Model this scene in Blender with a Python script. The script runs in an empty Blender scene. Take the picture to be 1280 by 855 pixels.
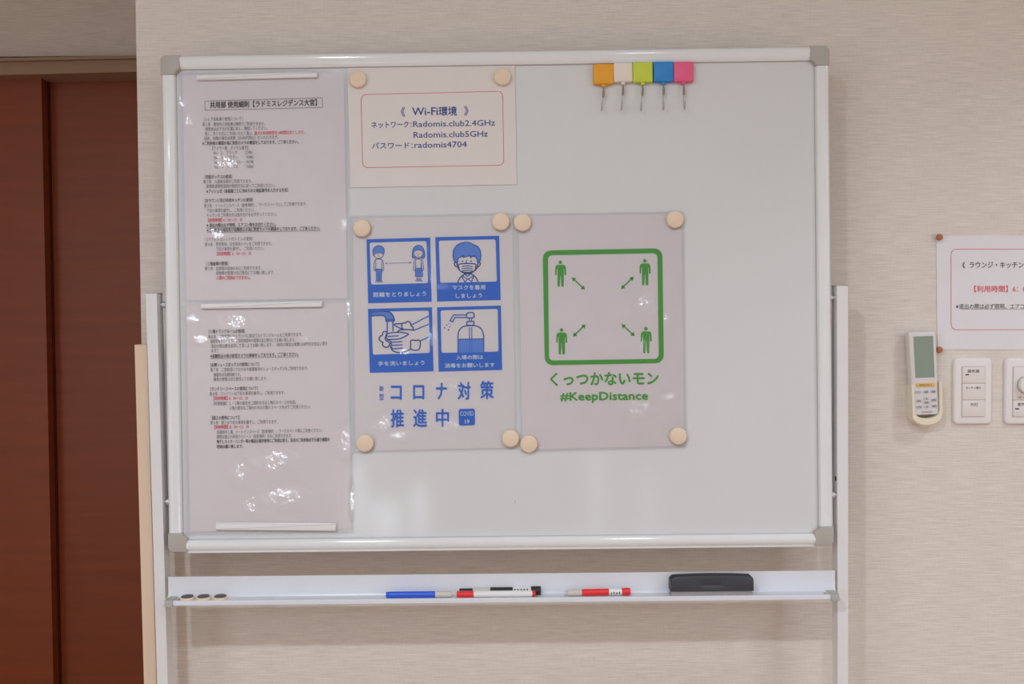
import bpy, math, random
import numpy as np
from mathutils import Matrix, Vector

random.seed(4)
SC = bpy.context.scene
COL = SC.collection

# ------------------------------------------------------------------ camera, world, lights, exposure
FPX = 1280 * 35 / 36
CAM = np.array([0.0, -1.90, 1.33])
PITCH, ROLL = math.radians(1.6), math.radians(0.4)
_fw = np.array([0, math.cos(PITCH), -math.sin(PITCH)])
_up0 = np.array([0, math.sin(PITCH), math.cos(PITCH)])
_rt0 = np.array([1.0, 0, 0])
_rt = _rt0 * math.cos(ROLL) - _up0 * math.sin(ROLL)
_up = _up0 * math.cos(ROLL) + _rt0 * math.sin(ROLL)
cd = bpy.data.cameras.new('camera')
cd.lens, cd.sensor_width, cd.clip_start = 35, 36, 0.05
cam = bpy.data.objects.new('camera', cd)
COL.objects.link(cam)
cam.matrix_world = Matrix(((_rt[0], _up[0], -_fw[0], CAM[0]), (_rt[1], _up[1], -_fw[1], CAM[1]),
                           (_rt[2], _up[2], -_fw[2], CAM[2]), (0, 0, 0, 1)))
SC.camera = cam

w = bpy.data.worlds.new('world')
SC.world = w
w.use_nodes = True
w.node_tree.nodes['Background'].inputs[0].default_value = (0.9, 0.95, 1.0, 1)
w.node_tree.nodes['Background'].inputs[1].default_value = 0.6

ROOM_X0, ROOM_X1, ROOM_Y0, CEIL = -2.9, 3.4, -5.0, 2.48


def area(name, loc, size, power, color, rot=(0, 0, 0), shape='DISK', size_y=None, spread=180):
    l = bpy.data.lights.new(name, 'AREA')
    l.shape, l.size, l.energy, l.color = shape, size, power, color
    l.spread = math.radians(spread)
    if size_y:
        l.size_y = size_y
    o = bpy.data.objects.new(name, l)
    COL.objects.link(o)
    o.location, o.rotation_euler = loc, rot
    return o


WARM = (0.80, 0.905, 1.0)
for lx, ly, pw, sp in ((-0.68, -2.08, 23, 168), (0.46, -2.10, 9, 168), (2.30, -2.10, 5, 150), (1.60, -0.95, 6.5, 118), (-2.45, -4.2, 11, 168), (2.95, -4.2, 11, 168)):  # last two: extra lamps added for fill, wide so the board doesn't mirror them
    area('downlight', (lx, ly, CEIL - 0.012), 0.13, pw, WARM, spread=sp)
DAY = (0.74, 0.885, 1.0)
area('side_fill', (ROOM_X0 + 0.06, -3.3, 1.25), 2.6, 26, DAY, (0, math.radians(-90), 0), 'RECTANGLE', 1.8)  # both side wall lights are added fill, no window is built there
area('side_fill', (ROOM_X1 - 0.06, -3.3, 1.25), 2.6, 26, DAY, (0, math.radians(90), 0), 'RECTANGLE', 1.8)
# daylight coming in low between and below the curtains of the wall behind the camera
for lx, lz, sw, sh, pw in ((-1.12, 0.28, 0.10, 0.46, 0.8), (-0.93, 0.15, 0.18, 0.22, 0.7), (-0.70, 0.20, 0.08, 0.34, 0.5), (0.48, 0.32, 0.08, 0.56, 0.35), (0.83, 0.24, 0.08, 0.40, 0.2)):
    area('curtain_gap_daylight', (lx, ROOM_Y0 + 0.06, lz), sw, pw, DAY, (math.radians(90), 0, 0), 'RECTANGLE', sh)

SC.view_settings.view_transform = 'Standard'
SC.view_settings.look = 'None'
SC.view_settings.gamma = 1
SC.view_settings.use_curve_mapping = False
SC.view_settings.exposure = -0.07


# ------------------------------------------------------------------ materials
def lin(c):
    c = c / 255.0
    return c / 12.92 if c <= 0.04045 else ((c + 0.055) / 1.055) ** 2.4


GAIN = 0.64


def alb(r, g, b):
    return tuple(min(0.9, lin(v) / GAIN) for v in (r, g, b)) + (1,)


def mat(name, rgb, rough=0.5, metal=0.0, coat=0.0, spec=0.5, vary=0.0, vscale=20, bump=0.0, bscale=100, stretch=(1, 1, 1), alpha=None, trans=0.0):
    m = bpy.data.materials.new(name)
    m.use_nodes = True
    nt = m.node_tree
    p = nt.nodes['Principled BSDF']
    c = alb(*rgb)
    p.inputs['Base Color'].default_value = c
    p.inputs['Roughness'].default_value = rough
    p.inputs['Metallic'].default_value = metal
    p.inputs['Coat Weight'].default_value = coat
    p.inputs['Coat Roughness'].default_value = 0.12
    p.inputs['Specular IOR Level'].default_value = spec
    p.inputs['Transmission Weight'].default_value = trans
    tc = nt.nodes.new('ShaderNodeTexCoord')
    mp = nt.nodes.new('ShaderNodeMapping')
    mp.inputs['Scale'].default_value = stretch
    nt.links.new(tc.outputs['Object'], mp.inputs['Vector'])
    nz = nt.nodes.new('ShaderNodeTexNoise')
    nz.inputs['Scale'].default_value = vscale
    nz.inputs['Detail'].default_value = 3
    nt.links.new(mp.outputs['Vector'], nz.inputs['Vector'])
    rp = nt.nodes.new('ShaderNodeMapRange')
    rp.inputs['From Min'].default_value = 0.3
    rp.inputs['From Max'].default_value = 0.7
    rp.inputs['To Min'].default_value = 1 - max(vary, 0.01)
    rp.inputs['To Max'].default_value = 1 + max(vary, 0.01)
    nt.links.new(nz.outputs['Fac'], rp.inputs['Value'])
    mx = nt.nodes.new('ShaderNodeVectorMath')
    mx.operation = 'SCALE'
    mx.inputs[0].default_value = c[:3]
    nt.links.new(rp.outputs['Result'], mx.inputs['Scale'])
    nt.links.new(mx.outputs['Vector'], p.inputs['Base Color'])
    if bump:
        nb = nt.nodes.new('ShaderNodeTexNoise')
        nb.inputs['Scale'].default_value = bscale
        nb.inputs['Detail'].default_value = 2
        nt.links.new(mp.outputs['Vector'], nb.inputs['Vector'])
        bp = nt.nodes.new('ShaderNodeBump')
        bp.inputs['Strength'].default_value = bump
        bp.inputs['Distance'].default_value = 0.002
        nt.links.new(nb.outputs['Fac'], bp.inputs['Height'])
        nt.links.new(bp.outputs['Normal'], p.inputs['Normal'])
    return m


def mat_wallpaper():
    m = mat('woven_wallpaper', (191, 182, 175), 0.85, spec=0.2)
    nt = m.node_tree
    p = nt.nodes['Principled BSDF']
    tc = nt.nodes['Texture Coordinate']

    def strand(sx, sy, sz):
        mp = nt.nodes.new('ShaderNodeMapping')
        mp.inputs['Scale'].default_value = (sx, sy, sz)
        nt.links.new(tc.outputs['Object'], mp.inputs['Vector'])
        n = nt.nodes.new('ShaderNodeTexNoise')
        n.inputs['Scale'].default_value = 1
        n.inputs['Detail'].default_value = 2
        nt.links.new(mp.outputs['Vector'], n.inputs['Vector'])
        return n.outputs['Fac']
    a, b = strand(18, 18, 520), strand(300, 300, 60)
    ad = nt.nodes.new('ShaderNodeMath')
    ad.operation = 'MULTIPLY_ADD'
    nt.links.new(b, ad.inputs[0])
    ad.inputs[1].default_value = 0.25
    nt.links.new(a, ad.inputs[2])
    rp = nt.nodes.new('ShaderNodeMapRange')
    rp.inputs['From Min'].default_value = 0.45
    rp.inputs['From Max'].default_value = 0.8
    rp.inputs['To Min'].default_value = 0.91
    rp.inputs['To Max'].default_value = 1.08
    nt.links.new(ad.outputs[0], rp.inputs['Value'])
    mx = nt.nodes.new('ShaderNodeVectorMath')
    mx.operation = 'SCALE'
    mx.inputs[0].default_value = alb(191, 182, 175)[:3]
    nt.links.new(rp.outputs['Result'], mx.inputs['Scale'])
    nt.links.new(mx.outputs['Vector'], p.inputs['Base Color'])
    bp = nt.nodes.new('ShaderNodeBump')
    bp.inputs['Strength'].default_value = 0.45
    bp.inputs['Distance'].default_value = 0.0015
    nt.links.new(ad.outputs[0], bp.inputs['Height'])
    nt.links.new(bp.outputs['Normal'], p.inputs['Normal'])
    return m


def mat_film(name, spots=(), strength=1.0, scale=145):
    """clear laminating film: mostly see-through, smooth but crinkled in a few spots """
    m = bpy.data.materials.new(name)
    m.use_nodes = True
    nt = m.node_tree
    nt.nodes.clear()
    N = nt.nodes.new
    L = nt.links.new

    def math_(op, a, b=None, clamp=False):
        n = N('ShaderNodeMath')
        n.operation = op
        n.use_clamp = clamp
        for i_, q in enumerate((a, b)):
            if q is None:
                continue
            if isinstance(q, (int, float)):
                n.inputs[i_].default_value = q
            else:
                L(q, n.inputs[i_])
        return n.outputs[0]
    out, mix, tr, gl, fr = N('ShaderNodeOutputMaterial'), N('ShaderNodeMixShader'), N('ShaderNodeBsdfTransparent'), N('ShaderNodeBsdfGlossy'), N('ShaderNodeFresnel')
    tr.inputs[0].default_value = (0.995, 0.993, 0.995, 1)
    gl.inputs['Roughness'].default_value = 0.09
    fr.inputs['IOR'].default_value = 1.45
    tc, mp, n1, sp = N('ShaderNodeTexCoord'), N('ShaderNodeMapping'), N('ShaderNodeTexNoise'), N('ShaderNodeSeparateXYZ')
    mp.inputs['Scale'].default_value = (1, 0.5, 1)
    n1.inputs['Scale'].default_value = scale
    n1.inputs['Detail'].default_value = 3
    L(tc.outputs['Object'], mp.inputs['Vector'])
    L(tc.outputs['Object'], sp.inputs[0])
    L(mp.outputs['Vector'], n1.inputs['Vector'])
    mask, fold = 0.0, 0.0
    for x, y, rx, ry, sx, sy in spots:       # crease shaped to glint: leans by (sx, sy), fine crinkles on top
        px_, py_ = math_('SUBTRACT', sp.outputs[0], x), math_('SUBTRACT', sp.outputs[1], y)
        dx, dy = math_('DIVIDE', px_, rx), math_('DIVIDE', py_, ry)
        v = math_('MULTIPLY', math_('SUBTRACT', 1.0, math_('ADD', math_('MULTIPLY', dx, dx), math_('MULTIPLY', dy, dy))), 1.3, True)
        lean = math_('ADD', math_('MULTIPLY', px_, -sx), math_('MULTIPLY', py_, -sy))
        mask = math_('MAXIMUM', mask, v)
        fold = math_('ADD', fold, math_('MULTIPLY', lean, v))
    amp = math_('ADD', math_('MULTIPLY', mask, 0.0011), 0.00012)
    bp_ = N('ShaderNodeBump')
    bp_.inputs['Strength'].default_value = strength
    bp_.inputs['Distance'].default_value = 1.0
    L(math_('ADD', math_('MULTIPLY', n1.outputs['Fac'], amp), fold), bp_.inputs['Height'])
    L(bp_.outputs['Normal'], gl.inputs['Normal'])
    L(fr.outputs[0], mix.inputs[0])
    L(tr.outputs[0], mix.inputs[1])
    L(gl.outputs[0], mix.inputs[2])
    L(mix.outputs[0], out.inputs[0])
    return m


M = {}
M['wallpaper'] = mat_wallpaper()
M['plaster'] = mat('ceiling_plaster', (205, 200, 195), 0.9)
M['floor'] = mat('floor_boards', (150, 118, 92), 0.4, vary=0.12, vscale=3, stretch=(8, 1, 1))
M['door'] = mat('red_brown_door_veneer', (116, 52, 21), 0.42, spec=0.5, vary=0.10, vscale=5, stretch=(0.5, 1, 9), bump=0.05, bscale=30)
M['door_edge_shade'] = mat('shade_dark_edging', (74, 28, 15), 0.5, spec=0.3)  # darkened for the shadow in the door gap
M['lintel'] = mat('taupe_lintel_trim', (140, 115, 96), 0.6)
M['board'] = mat('enamel_writing_surface', (185, 185, 187), 0.085, spec=0.45, vary=0.012, vscale=3)
M['rail'] = mat('white_frame_aluminium', (197, 198, 201), 0.09, spec=0.9)
M['cap'] = mat('grey_plastic', (150, 146, 141), 0.42)
M['post'] = mat('painted_steel_post', (195, 193, 195), 0.35)
M['tray'] = mat('tray_white', (188, 189, 196), 0.3)
M['dark'] = mat('black_plastic', (28, 28, 30), 0.4)
M['steel'] = mat('bright_bolt_steel', (190, 192, 195), 0.3, metal=0.9)
M['wood'] = mat('pale_wood', (203, 178, 158), 0.55, vary=0.03, vscale=6, stretch=(10, 10, 0.6))
M['paper'] = mat('paper', (200, 191, 192), 0.55, spec=0.3)
M['paper2'] = mat('paper_warm', (199, 192, 192), 0.55, spec=0.3)
M['paper3'] = mat('paper_plain', (191, 184, 182), 0.55, spec=0.3)
M['wpaper'] = mat('paper_cool', (196, 192, 197), 0.4, spec=0.4)
M['magnet'] = mat('beige_magnet', (203, 180, 160), 0.5)
M['magnet_black'] = mat('magnet_face', (70, 66, 68), 0.55)
M['bar'] = mat('white_magnet_bar', (203, 198, 201), 0.25, spec=0.5)
M['ink'] = mat('black_ink', (92, 86, 88), 0.6)
M['ink_bold'] = mat('black_ink_bold', (72, 66, 69), 0.6)
M['ink_red'] = mat('red_ink', (190, 82, 96), 0.6)
M['red_line'] = mat('red_rule_ink', (186, 84, 96), 0.6)
M['navy'] = mat('navy_ink', (48, 64, 118), 0.6)
M['blue'] = mat('blue_ink', (40, 98, 182), 0.5)
M['blue_line'] = mat('blue_outline_ink', (62, 96, 165), 0.5)
M['blue_fill'] = mat('blue_fill_ink', (88, 126, 192), 0.5)
M['green'] = mat('green_ink', (72, 146, 62), 0.5)
M['wink'] = mat('white_on_blue', (190, 200, 215), 0.5)
M['orange_ink'] = mat('thin_orange_ink', (180, 130, 110), 0.5)
M['mblue'] = mat('marker_blue', (38, 80, 190), 0.3)
M['mred'] = mat('marker_red', (212, 42, 44), 0.3)
M['mwhite'] = mat('marker_white', (215, 210, 208), 0.35)
M['mgrey'] = mat('marker_pale_cap', (178, 172, 165), 0.35)
M['eraser'] = mat('eraser_shell', (46, 48, 54), 0.45, spec=0.5)
M['felt'] = mat('eraser_felt', (135, 132, 136), 0.9, spec=0.1, vary=0.05, vscale=200, bump=0.4, bscale=600)
M['c_orange'] = mat('orange_plastic', (238, 138, 20), 0.4)
M['c_white'] = mat('offwhite_plastic', (200, 188, 178), 0.4)
M['c_lime'] = mat('lime_plastic', (170, 182, 52), 0.4)
M['c_blue'] = mat('blue_plastic', (28, 114, 176), 0.4)
M['c_pink'] = mat('pink_plastic', (212, 78, 118), 0.4)
M['wire'] = mat('nickel_wire', (152, 148, 145), 0.45, metal=0.1)
M['clasp'] = mat('dull_brass_clasp', (128, 118, 104), 0.4, metal=0.4)
M['cork'] = mat('brown_cork', (150, 92, 62), 0.8, vary=0.15, vscale=300)
M['plate'] = mat('switch_plate_plastic', (200, 194, 194), 0.3)
M['switch'] = mat('switch_rocker_plastic', (198, 190, 188), 0.35)
M['remote'] = mat('remote_shell', (192, 186, 181), 0.35)
M['holder'] = mat('cream_holder', (200, 190, 172), 0.35)
M['lcd'] = mat('grey_green_lcd', (118, 130, 118), 0.25)
M['remote_face'] = mat('remote_face_film', (186, 182, 184), 0.3)
M['button'] = mat('remote_button', (172, 168, 172), 0.4)
M['button_o'] = mat('orange_button', (225, 158, 72), 0.4)
M['glass'] = mat('window_glass', (200, 215, 225), 0.05, trans=0.9)


# ------------------------------------------------------------------ planes and geometry
class Frame:
    def __init__(s, O, U, V, N):
        s.O, s.U, s.V, s.N = [np.array(a, float) for a in (O, U, V, N)]

    def loc(s, px, py, w=0.0):
        """point of the plane (lifted by w) that is seen at a photo position"""
        d = _fw + _rt * (px - 640) / FPX + _up * (427.5 - py) / FPX
        O = s.O + s.N * w
        t = np.dot(O - CAM, s.N) / np.dot(d, s.N)
        P = CAM + d * t - s.O
        return (float(P @ s.U), float(P @ s.V), w)

    def matrix(s, p=(0, 0, 0), ang=0.0):
        c, n = math.cos(ang), math.sin(ang)
        U, V = s.U * c + s.V * n, s.V * c - s.U * n
        O = s.O + s.U * p[0] + s.V * p[1] + s.N * p[2]
        return Matrix(((U[0], V[0], s.N[0], O[0]), (U[1], V[1], s.N[1], O[1]), (U[2], V[2], s.N[2], O[2]), (0, 0, 0, 1)))

    def world(s, p):
        return s.O + s.U * p[0] + s.V * p[1] + s.N * p[2]


def signed_area(p):
    return 0.5 * sum(p[i][0] * p[(i + 1) % len(p)][1] - p[(i + 1) % len(p)][0] * p[i][1] for i in range(len(p)))


def inset(p, d):
    n = len(p)
    out = []
    for i in range(n):
        a, b, c = p[i - 1], p[i], p[(i + 1) % n]
        e1 = np.array([b[0] - a[0], b[1] - a[1]])
        e2 = np.array([c[0] - b[0], c[1] - b[1]])
        e1 /= np.linalg.norm(e1) + 1e-12
        e2 /= np.linalg.norm(e2) + 1e-12
        n1, n2 = np.array([-e1[1], e1[0]]), np.array([-e2[1], e2[0]])
        m = n1 + n2
        m /= np.linalg.norm(m) + 1e-12
        k = d / max(0.5, float(m @ n1))
        out.append((b[0] + m[0] * k, b[1] + m[1] * k))
    return out


def rrect(x0, y0, x1, y1, r, n=5):
    P = []
    for cx, cy, a0 in ((x1 - r, y0 + r, -90), (x1 - r, y1 - r, 0), (x0 + r, y1 - r, 90), (x0 + r, y0 + r, 180)):
        for i in range(n + 1):
            a = math.radians(a0 + 90 * i / n)
            P.append((cx + r * math.cos(a), cy + r * math.sin(a)))
    return P


def rquad(q, r, n=5):
    """rounded quadrilateral through four corners (any order round)"""
    P = []
    m = len(q)
    for i in range(m):
        a, b, c = [np.array(q[j % m], float)[:2] for j in (i - 1, i, i + 1)]
        u, v = (a - b) / np.linalg.norm(a - b), (c - b) / np.linalg.norm(c - b)
        p0, p1 = b + u * r, b + v * r
        for k in range(n + 1):
            t = k / n
            # quadratic with a fuller circle-like middle
            w1 = 2 * t * (1 - t) * 0.83
            w0, w2 = (1 - t) ** 2, t ** 2
            s_ = w0 + w1 + w2
            P.append(tuple((p0 * w0 + b * w1 + p1 * w2) / s_))
    return P


def circle(cx, cy, r, n=24, ry=None):
    ry = ry or r
    return [(cx + r * math.cos(2 * math.pi * i / n), cy + ry * math.sin(2 * math.pi * i / n)) for i in range(n)]


def smooth(pts, closed=True, k=5):
    P = [np.array(p, float) for p in pts]
    n = len(P)
    out = []
    rng = n if closed else n - 1
    for i in range(rng):
        if closed:
            a, b, c, d = P[i - 1], P[i], P[(i + 1) % n], P[(i + 2) % n]
        else:
            a, b, c, d = P[max(i - 1, 0)], P[i], P[i + 1], P[min(i + 2, n - 1)]
        for j in range(k):
            t = j / k
            out.append(tuple(0.5 * ((2 * b) + (-a + c) * t + (2 * a - 5 * b + 4 * c - d) * t * t + (-a + 3 * b - 3 * c + d) * t ** 3)))
    if not closed:
        out.append(tuple(P[-1]))
    return out


class G:
    def __init__(s):
        s.v, s.f = [], []

    def add(s, v, f):
        b = len(s.v)
        s.v += [tuple(float(c) for c in p) for p in v]
        s.f += [tuple(i + b for i in q) for q in f]
        return s

    def prism(s, outline, w0, w1, bev=0.0, seg=3, back=False):
        o = list(outline)
        if signed_area(o) < 0:
            o.reverse()
        n = len(o)
        rings = []
        if back and bev:
            rings.append([(x, y, w0) for x, y in inset(o, bev * .6)])
            rings.append([(x, y, w0 + bev * .6) for x, y in o])
        else:
            rings.append([(x, y, w0) for x, y in o])
        if bev:
            for k in range(seg + 1):
                a = math.pi / 2 * k / seg
                rings.append([(x, y, w1 - bev + bev * math.sin(a)) for x, y in inset(o, bev * (1 - math.cos(a)))])
        else:
            rings.append([(x, y, w1) for x, y in o])
        V, F = [], []
        for r in rings:
            V += r
        for k in range(len(rings) - 1):
            for i in range(n):
                j = (i + 1) % n
                F.append((k * n + i, k * n + j, (k + 1) * n + j, (k + 1) * n + i))
        F.append(tuple(range(n))[::-1])
        F.append(tuple((len(rings) - 1) * n + i for i in range(n)))
        return s.add(V, F)

    def poly(s, outline, w):
        o = list(outline)
        if signed_area(o) < 0:
            o.reverse()
        return s.add([(x, y, w) for x, y in o], [tuple(range(len(o)))])

    def box(s, a, b):
        x0, y0, z0 = a
        x1, y1, z1 = b
        V = [(x0, y0, z0), (x1, y0, z0), (x1, y1, z0), (x0, y1, z0), (x0, y0, z1), (x1, y0, z1), (x1, y1, z1), (x0, y1, z1)]
        return s.hexa(V)

    def hexa(s, V):
        return s.add(V, [(3, 2, 1, 0), (4, 5, 6, 7), (0, 1, 5, 4), (1, 2, 6, 5), (2, 3, 7, 6), (3, 0, 4, 7)])

    def tube(s, pts, r, n=10):
        P = [np.array(p, float) for p in pts]
        rs = r if isinstance(r, (list, tuple)) else [r] * len(P)
        V, F = [], []
        prev = None
        for i, p in enumerate(P):
            t = P[min(i + 1, len(P) - 1)] - P[max(i - 1, 0)]
            t /= np.linalg.norm(t)
            if prev is None:
                a = np.array([0, 0, 1.0]) if abs(t[2]) < 0.9 else np.array([1.0, 0, 0])
                x = np.cross(t, a)
            else:
                x = prev - t * (prev @ t)
            x /= np.linalg.norm(x)
            prev = x
            y = np.cross(t, x)
            for k in range(n):
                an = 2 * math.pi * k / n
                V.append(p + (x * math.cos(an) + y * math.sin(an)) * rs[i])
        for i in range(len(P) - 1):
            for k in range(n):
                j = (k + 1) % n
                F.append((i * n + k, i * n + j, (i + 1) * n + j, (i + 1) * n + k))
        F.append(tuple(range(n))[::-1])
        F.append(tuple((len(P) - 1) * n + k for k in range(n)))
        return s.add(V, F)

    def stroke(s, pts, width, w, closed=False):
        """flat line of a width in the plane, with round joints"""
        P = [np.array(p[:2], float) for p in pts]
        n = len(P)
        for i in range(n if closed else n - 1):
            a, b = P[i], P[(i + 1) % n]
            d = b - a
            L = np.linalg.norm(d)
            if L < 1e-9:
                continue
            m = np.array([-d[1], d[0]]) / L * width / 2
            s.poly([a - m, b - m, b + m, a + m], w)
        for p in P:
            s.poly(circle(p[0], p[1], width / 2, 8), w)
        return s

    def pieces(s):
        """the separate islands of this mesh, each as its own G"""
        par = list(range(len(s.v)))

        def find(a):
            while par[a] != a:
                par[a] = par[par[a]]
                a = par[a]
            return a
        for f in s.f:
            for q in f[1:]:
                par[find(q)] = find(f[0])
        out = {}
        for f in s.f:
            out.setdefault(find(f[0]), []).append(f)
        res = []
        for fs in out.values():
            idx = sorted({i for f in fs for i in f})
            mp = {a: b for b, a in enumerate(idx)}
            res.append(G().add([s.v[i] for i in idx], [tuple(mp[i] for i in f) for f in fs]))
        return res

    def build(s, name, m, parent=None, org=(0, 0, 0), smooth_shade=False, xform=None):
        me = bpy.data.meshes.new(name)
        V = [(x - org[0], y - org[1], z - org[2]) for x, y, z in s.v]
        me.from_pydata(V, [], s.f)
        me.materials.append(M[m] if isinstance(m, str) else m)
        me.update()
        if smooth_shade:
            for p in me.polygons:
                p.use_smooth = True
            try:
                me.set_sharp_from_angle(angle=math.radians(35))
            except Exception:
                pass
        o = bpy.data.objects.new(name, me)
        COL.objects.link(o)
        if parent is not None:
            o.parent = parent
        if xform is not None:
            o.matrix_world = xform
        return o


def tag(o, label=None, cat=None, group=None, kind=None):
    for k, v in (('label', label), ('category', cat), ('group', group), ('kind', kind)):
        if v:
            o[k] = v
    return o


def empty(name, mw, label, cat, group=None):
    o = bpy.data.objects.new(name, None)
    COL.objects.link(o)
    o.empty_display_size = 0.02
    o.matrix_world = mw
    return tag(o, label, cat, group)


def copy_tree(o, mw):
    c = o.copy()
    COL.objects.link(c)
    c.matrix_world = mw
    for ch in list(o.children):
        d = ch.copy()
        COL.objects.link(d)
        d.parent = c
        for g in list(ch.children):
            e = g.copy()
            COL.objects.link(e)
            e.parent = d
    return c


# ------------------------------------------------------------------ lettering
_glyphs = {}


def text_geo(body):
    if body in _glyphs:
        return _glyphs[body]
    c = bpy.data.curves.new('lettering', 'FONT')
    c.body = body
    c.resolution_u = 2
    o = bpy.data.objects.new('lettering', c)
    COL.objects.link(o)
    dg = bpy.context.evaluated_depsgraph_get()
    me = bpy.data.meshes.new_from_object(o.evaluated_get(dg))
    V = np.array([(v.co.x, v.co.y) for v in me.vertices]) if len(me.vertices) else np.zeros((0, 2))
    F = [tuple(p.vertices) for p in me.polygons]
    bpy.data.objects.remove(o)
    bpy.data.curves.remove(c)
    bpy.data.meshes.remove(me)
    _glyphs[body] = (V, F)
    return V, F


class Draw:
    """sketch on a plane; coordinates are read off an enlarged crop (x0, y0, scale) of the photo"""

    def __init__(s, fr, w, x0=0, y0=0, sc=1.0):
        s.fr, s.w, s.x0, s.y0, s.sc, s.lw = fr, w, x0, y0, sc, 1.0

    def p(s, x, y):
        q = s.fr.loc(s.x0 + x / s.sc, s.y0 + y / s.sc, s.w)
        return (q[0], q[1])

    def unit(s):
        a, b = s.p(0, 0), s.p(100, 0)
        return math.dist(a, b) / 100

    def fill(s, g, pts, lay=0):
        g.poly([s.p(*q) for q in pts], s.w + lay * 6e-5)

    def line(s, g, pts, width, lay=0, closed=False):
        g.stroke([s.p(*q) for q in pts], width * s.unit() * s.lw, s.w + lay * 6e-5, closed)

    def text(s, g, body, x0, y0, x1, y1, em, bold=0.0, mid=0.38, lay=0):
        V, F = text_geo(body)
        if not len(V):
            return
        a, b = np.array(s.p(x0, y0)), np.array(s.p(x1, y1))
        d = b - a
        L = np.linalg.norm(d)
        d = d / L
        n = np.array([-d[1], d[0]])
        mn, mxx = V[:, 0].min(), V[:, 0].max()
        sx = L / (mxx - mn)
        sy = em * s.unit()
        base = a + np.outer((V[:, 0] - mn) * sx, d) + np.outer((V[:, 1] - mid) * sy, n)
        offs = [(0, 0)]
        if bold:
            k = bold * s.unit()
            offs = [(-k, 0), (k, 0), (0, k), (0, -k)]
        for i, (ox, oy) in enumerate(offs):
            g.add([(x + ox, y + oy, s.w + lay * 6e-5 + i * 4e-6) for x, y in base], F)

    def glyph(s, g, body, x0, y0, x1, y1, bold=0.0, lay=0):
        """one character squeezed into the box it fills in the photo"""
        V, F = text_geo(body)
        mnx, mny = V.min(0)
        mxx, mxy = V.max(0)
        offs = [(0, 0)]
        if bold:
            offs = [(-bold, 0), (bold, 0), (0, bold), (0, -bold)]
        for i, (ox, oy) in enumerate(offs):
            P = [s.p(x0 + bold + (x - mnx) / (mxx - mnx) * (x1 - x0 - 2 * bold) + ox,
                     y1 - bold - (y - mny) / (mxy - mny) * (y1 - y0 - 2 * bold) + oy) for x, y in V]
            g.add([(x, y, s.w + lay * 6e-5 + i * 4e-6) for x, y in P], F)


BOARD = Frame((-0.02621144, -0.1, 1.35300239), (0.99995711, -0.00762011, 0.00526364),
              (-0.00512997, 0.01745587, 0.99983447), (-0.00771073, -0.9998186, 0.01741603))
WALL = Frame((0, 0, 1.33), (1, 0, 0), (0, 0, 1), (0, -1, 0))
DOORY = 0.93
DOORP = Frame((0, DOORY, 1.33), (1, 0, 0), (0, 0, 1), (0, -1, 0))

# ------------------------------------------------------------------ the room
EDGE_X = WALL.loc(171.5, 120)[0]


def setting(name, g, m, label=None):
    o = g.build(name, m)
    o['kind'] = 'structure'
    if label:
        o['label'] = label
    return o


setting('wall_back', G().box((EDGE_X, 0, 0), (ROOM_X1, DOORY + .12, CEIL)), 'wallpaper')
setting('wall_right', G().box((ROOM_X1, ROOM_Y0, 0), (ROOM_X1 + .12, 0, CEIL)), 'wallpaper')
setting('wall_left', G().box((ROOM_X0 - .12, ROOM_Y0, 0), (ROOM_X0, DOORY + .12, CEIL)), 'wallpaper')
setting('floor', G().box((ROOM_X0 - .12, ROOM_Y0 - .12, -.06), (ROOM_X1 + .12, DOORY + .3, 0)), 'floor')
setting('ceiling', G().box((ROOM_X0 - .12, ROOM_Y0 - .12, CEIL), (ROOM_X1 + .12, DOORY + .3, CEIL + .06)), 'plaster')
# wall behind the camera
g = G()
g.box((ROOM_X0, ROOM_Y0 - .12, 0), (ROOM_X1, ROOM_Y0, CEIL))
setting('wall_front', g, 'wallpaper')
# wall over the doors, its trim, the doors
z_tr1 = DOORP.loc(85, 73.6)[1] + 1.33
z_tr0 = DOORP.loc(85, 92.2)[1] + 1.33
setting('wall_corridor', G().box((ROOM_X0, DOORY - .03, z_tr1), (EDGE_X, DOORY + .12, CEIL)), 'wallpaper')


def tilted_beam(pxa, pya0, pya1, pxb, pyb0, pyb1, y0, y1):
    F0 = Frame((0, y0, 1.33), (1, 0, 0), (0, 0, 1), (0, -1, 0))
    a0, a1 = F0.world(F0.loc(pxa, pya0)), F0.world(F0.loc(pxa, pya1))
    b0, b1 = F0.world(F0.loc(pxb, pyb0)), F0.world(F0.loc(pxb, pyb1))
    V = []
    for y in (y1, y0):
        for q in (a1, b1, b0, a0):
            V.append((q[0], y, q[2]))
    return V


g = G().hexa(tilted_beam(-120, 77.6, 96.6, 176, 71.5, 89.6, DOORY - .06, DOORY + .1))
g2 = G().hexa(tilted_beam(-120, 74.8, 78.6, 176, 69.0, 72.6, DOORY - .075, DOORY + .1))
t = setting('trim_1', g, 'lintel')
t2 = g2.build('trim_ledge', 'lintel', t)

dz = z_tr0 + .01
xl = DOORP.loc(50.5, 420)[0]


def door(name, x0, x1, y0, m, edge_left=None):
    g = G()
    g.box((x0, y0, 0.01), (x1, y0 + .035, dz))
    o = setting(name, g, m)
    return o


def edge_x(px, py, y):
    F0 = Frame((0, y, 1.33), (1, 0, 0), (0, 0, 1), (0, -1, 0))
    return F0.loc(px, py)[0]


YD1, YD2 = DOORY - .01, DOORY + .035
xr = edge_x(58.0, 420, YD1)
door('door_1', ROOM_X0 + .02, xr, YD1, 'door')
d2 = door('door_2', xr - .10, EDGE_X + .3, YD2 + .004, 'door')
xs = edge_x(68.0, 420, YD2)
G().box((xr - .10, YD2 - .004, .01), (xs, YD2 + .02, dz)).build('shaded_door_edging', 'door_edge_shade', d2)  # raised edge, its dark colour stands in for shade between the leaves

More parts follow.
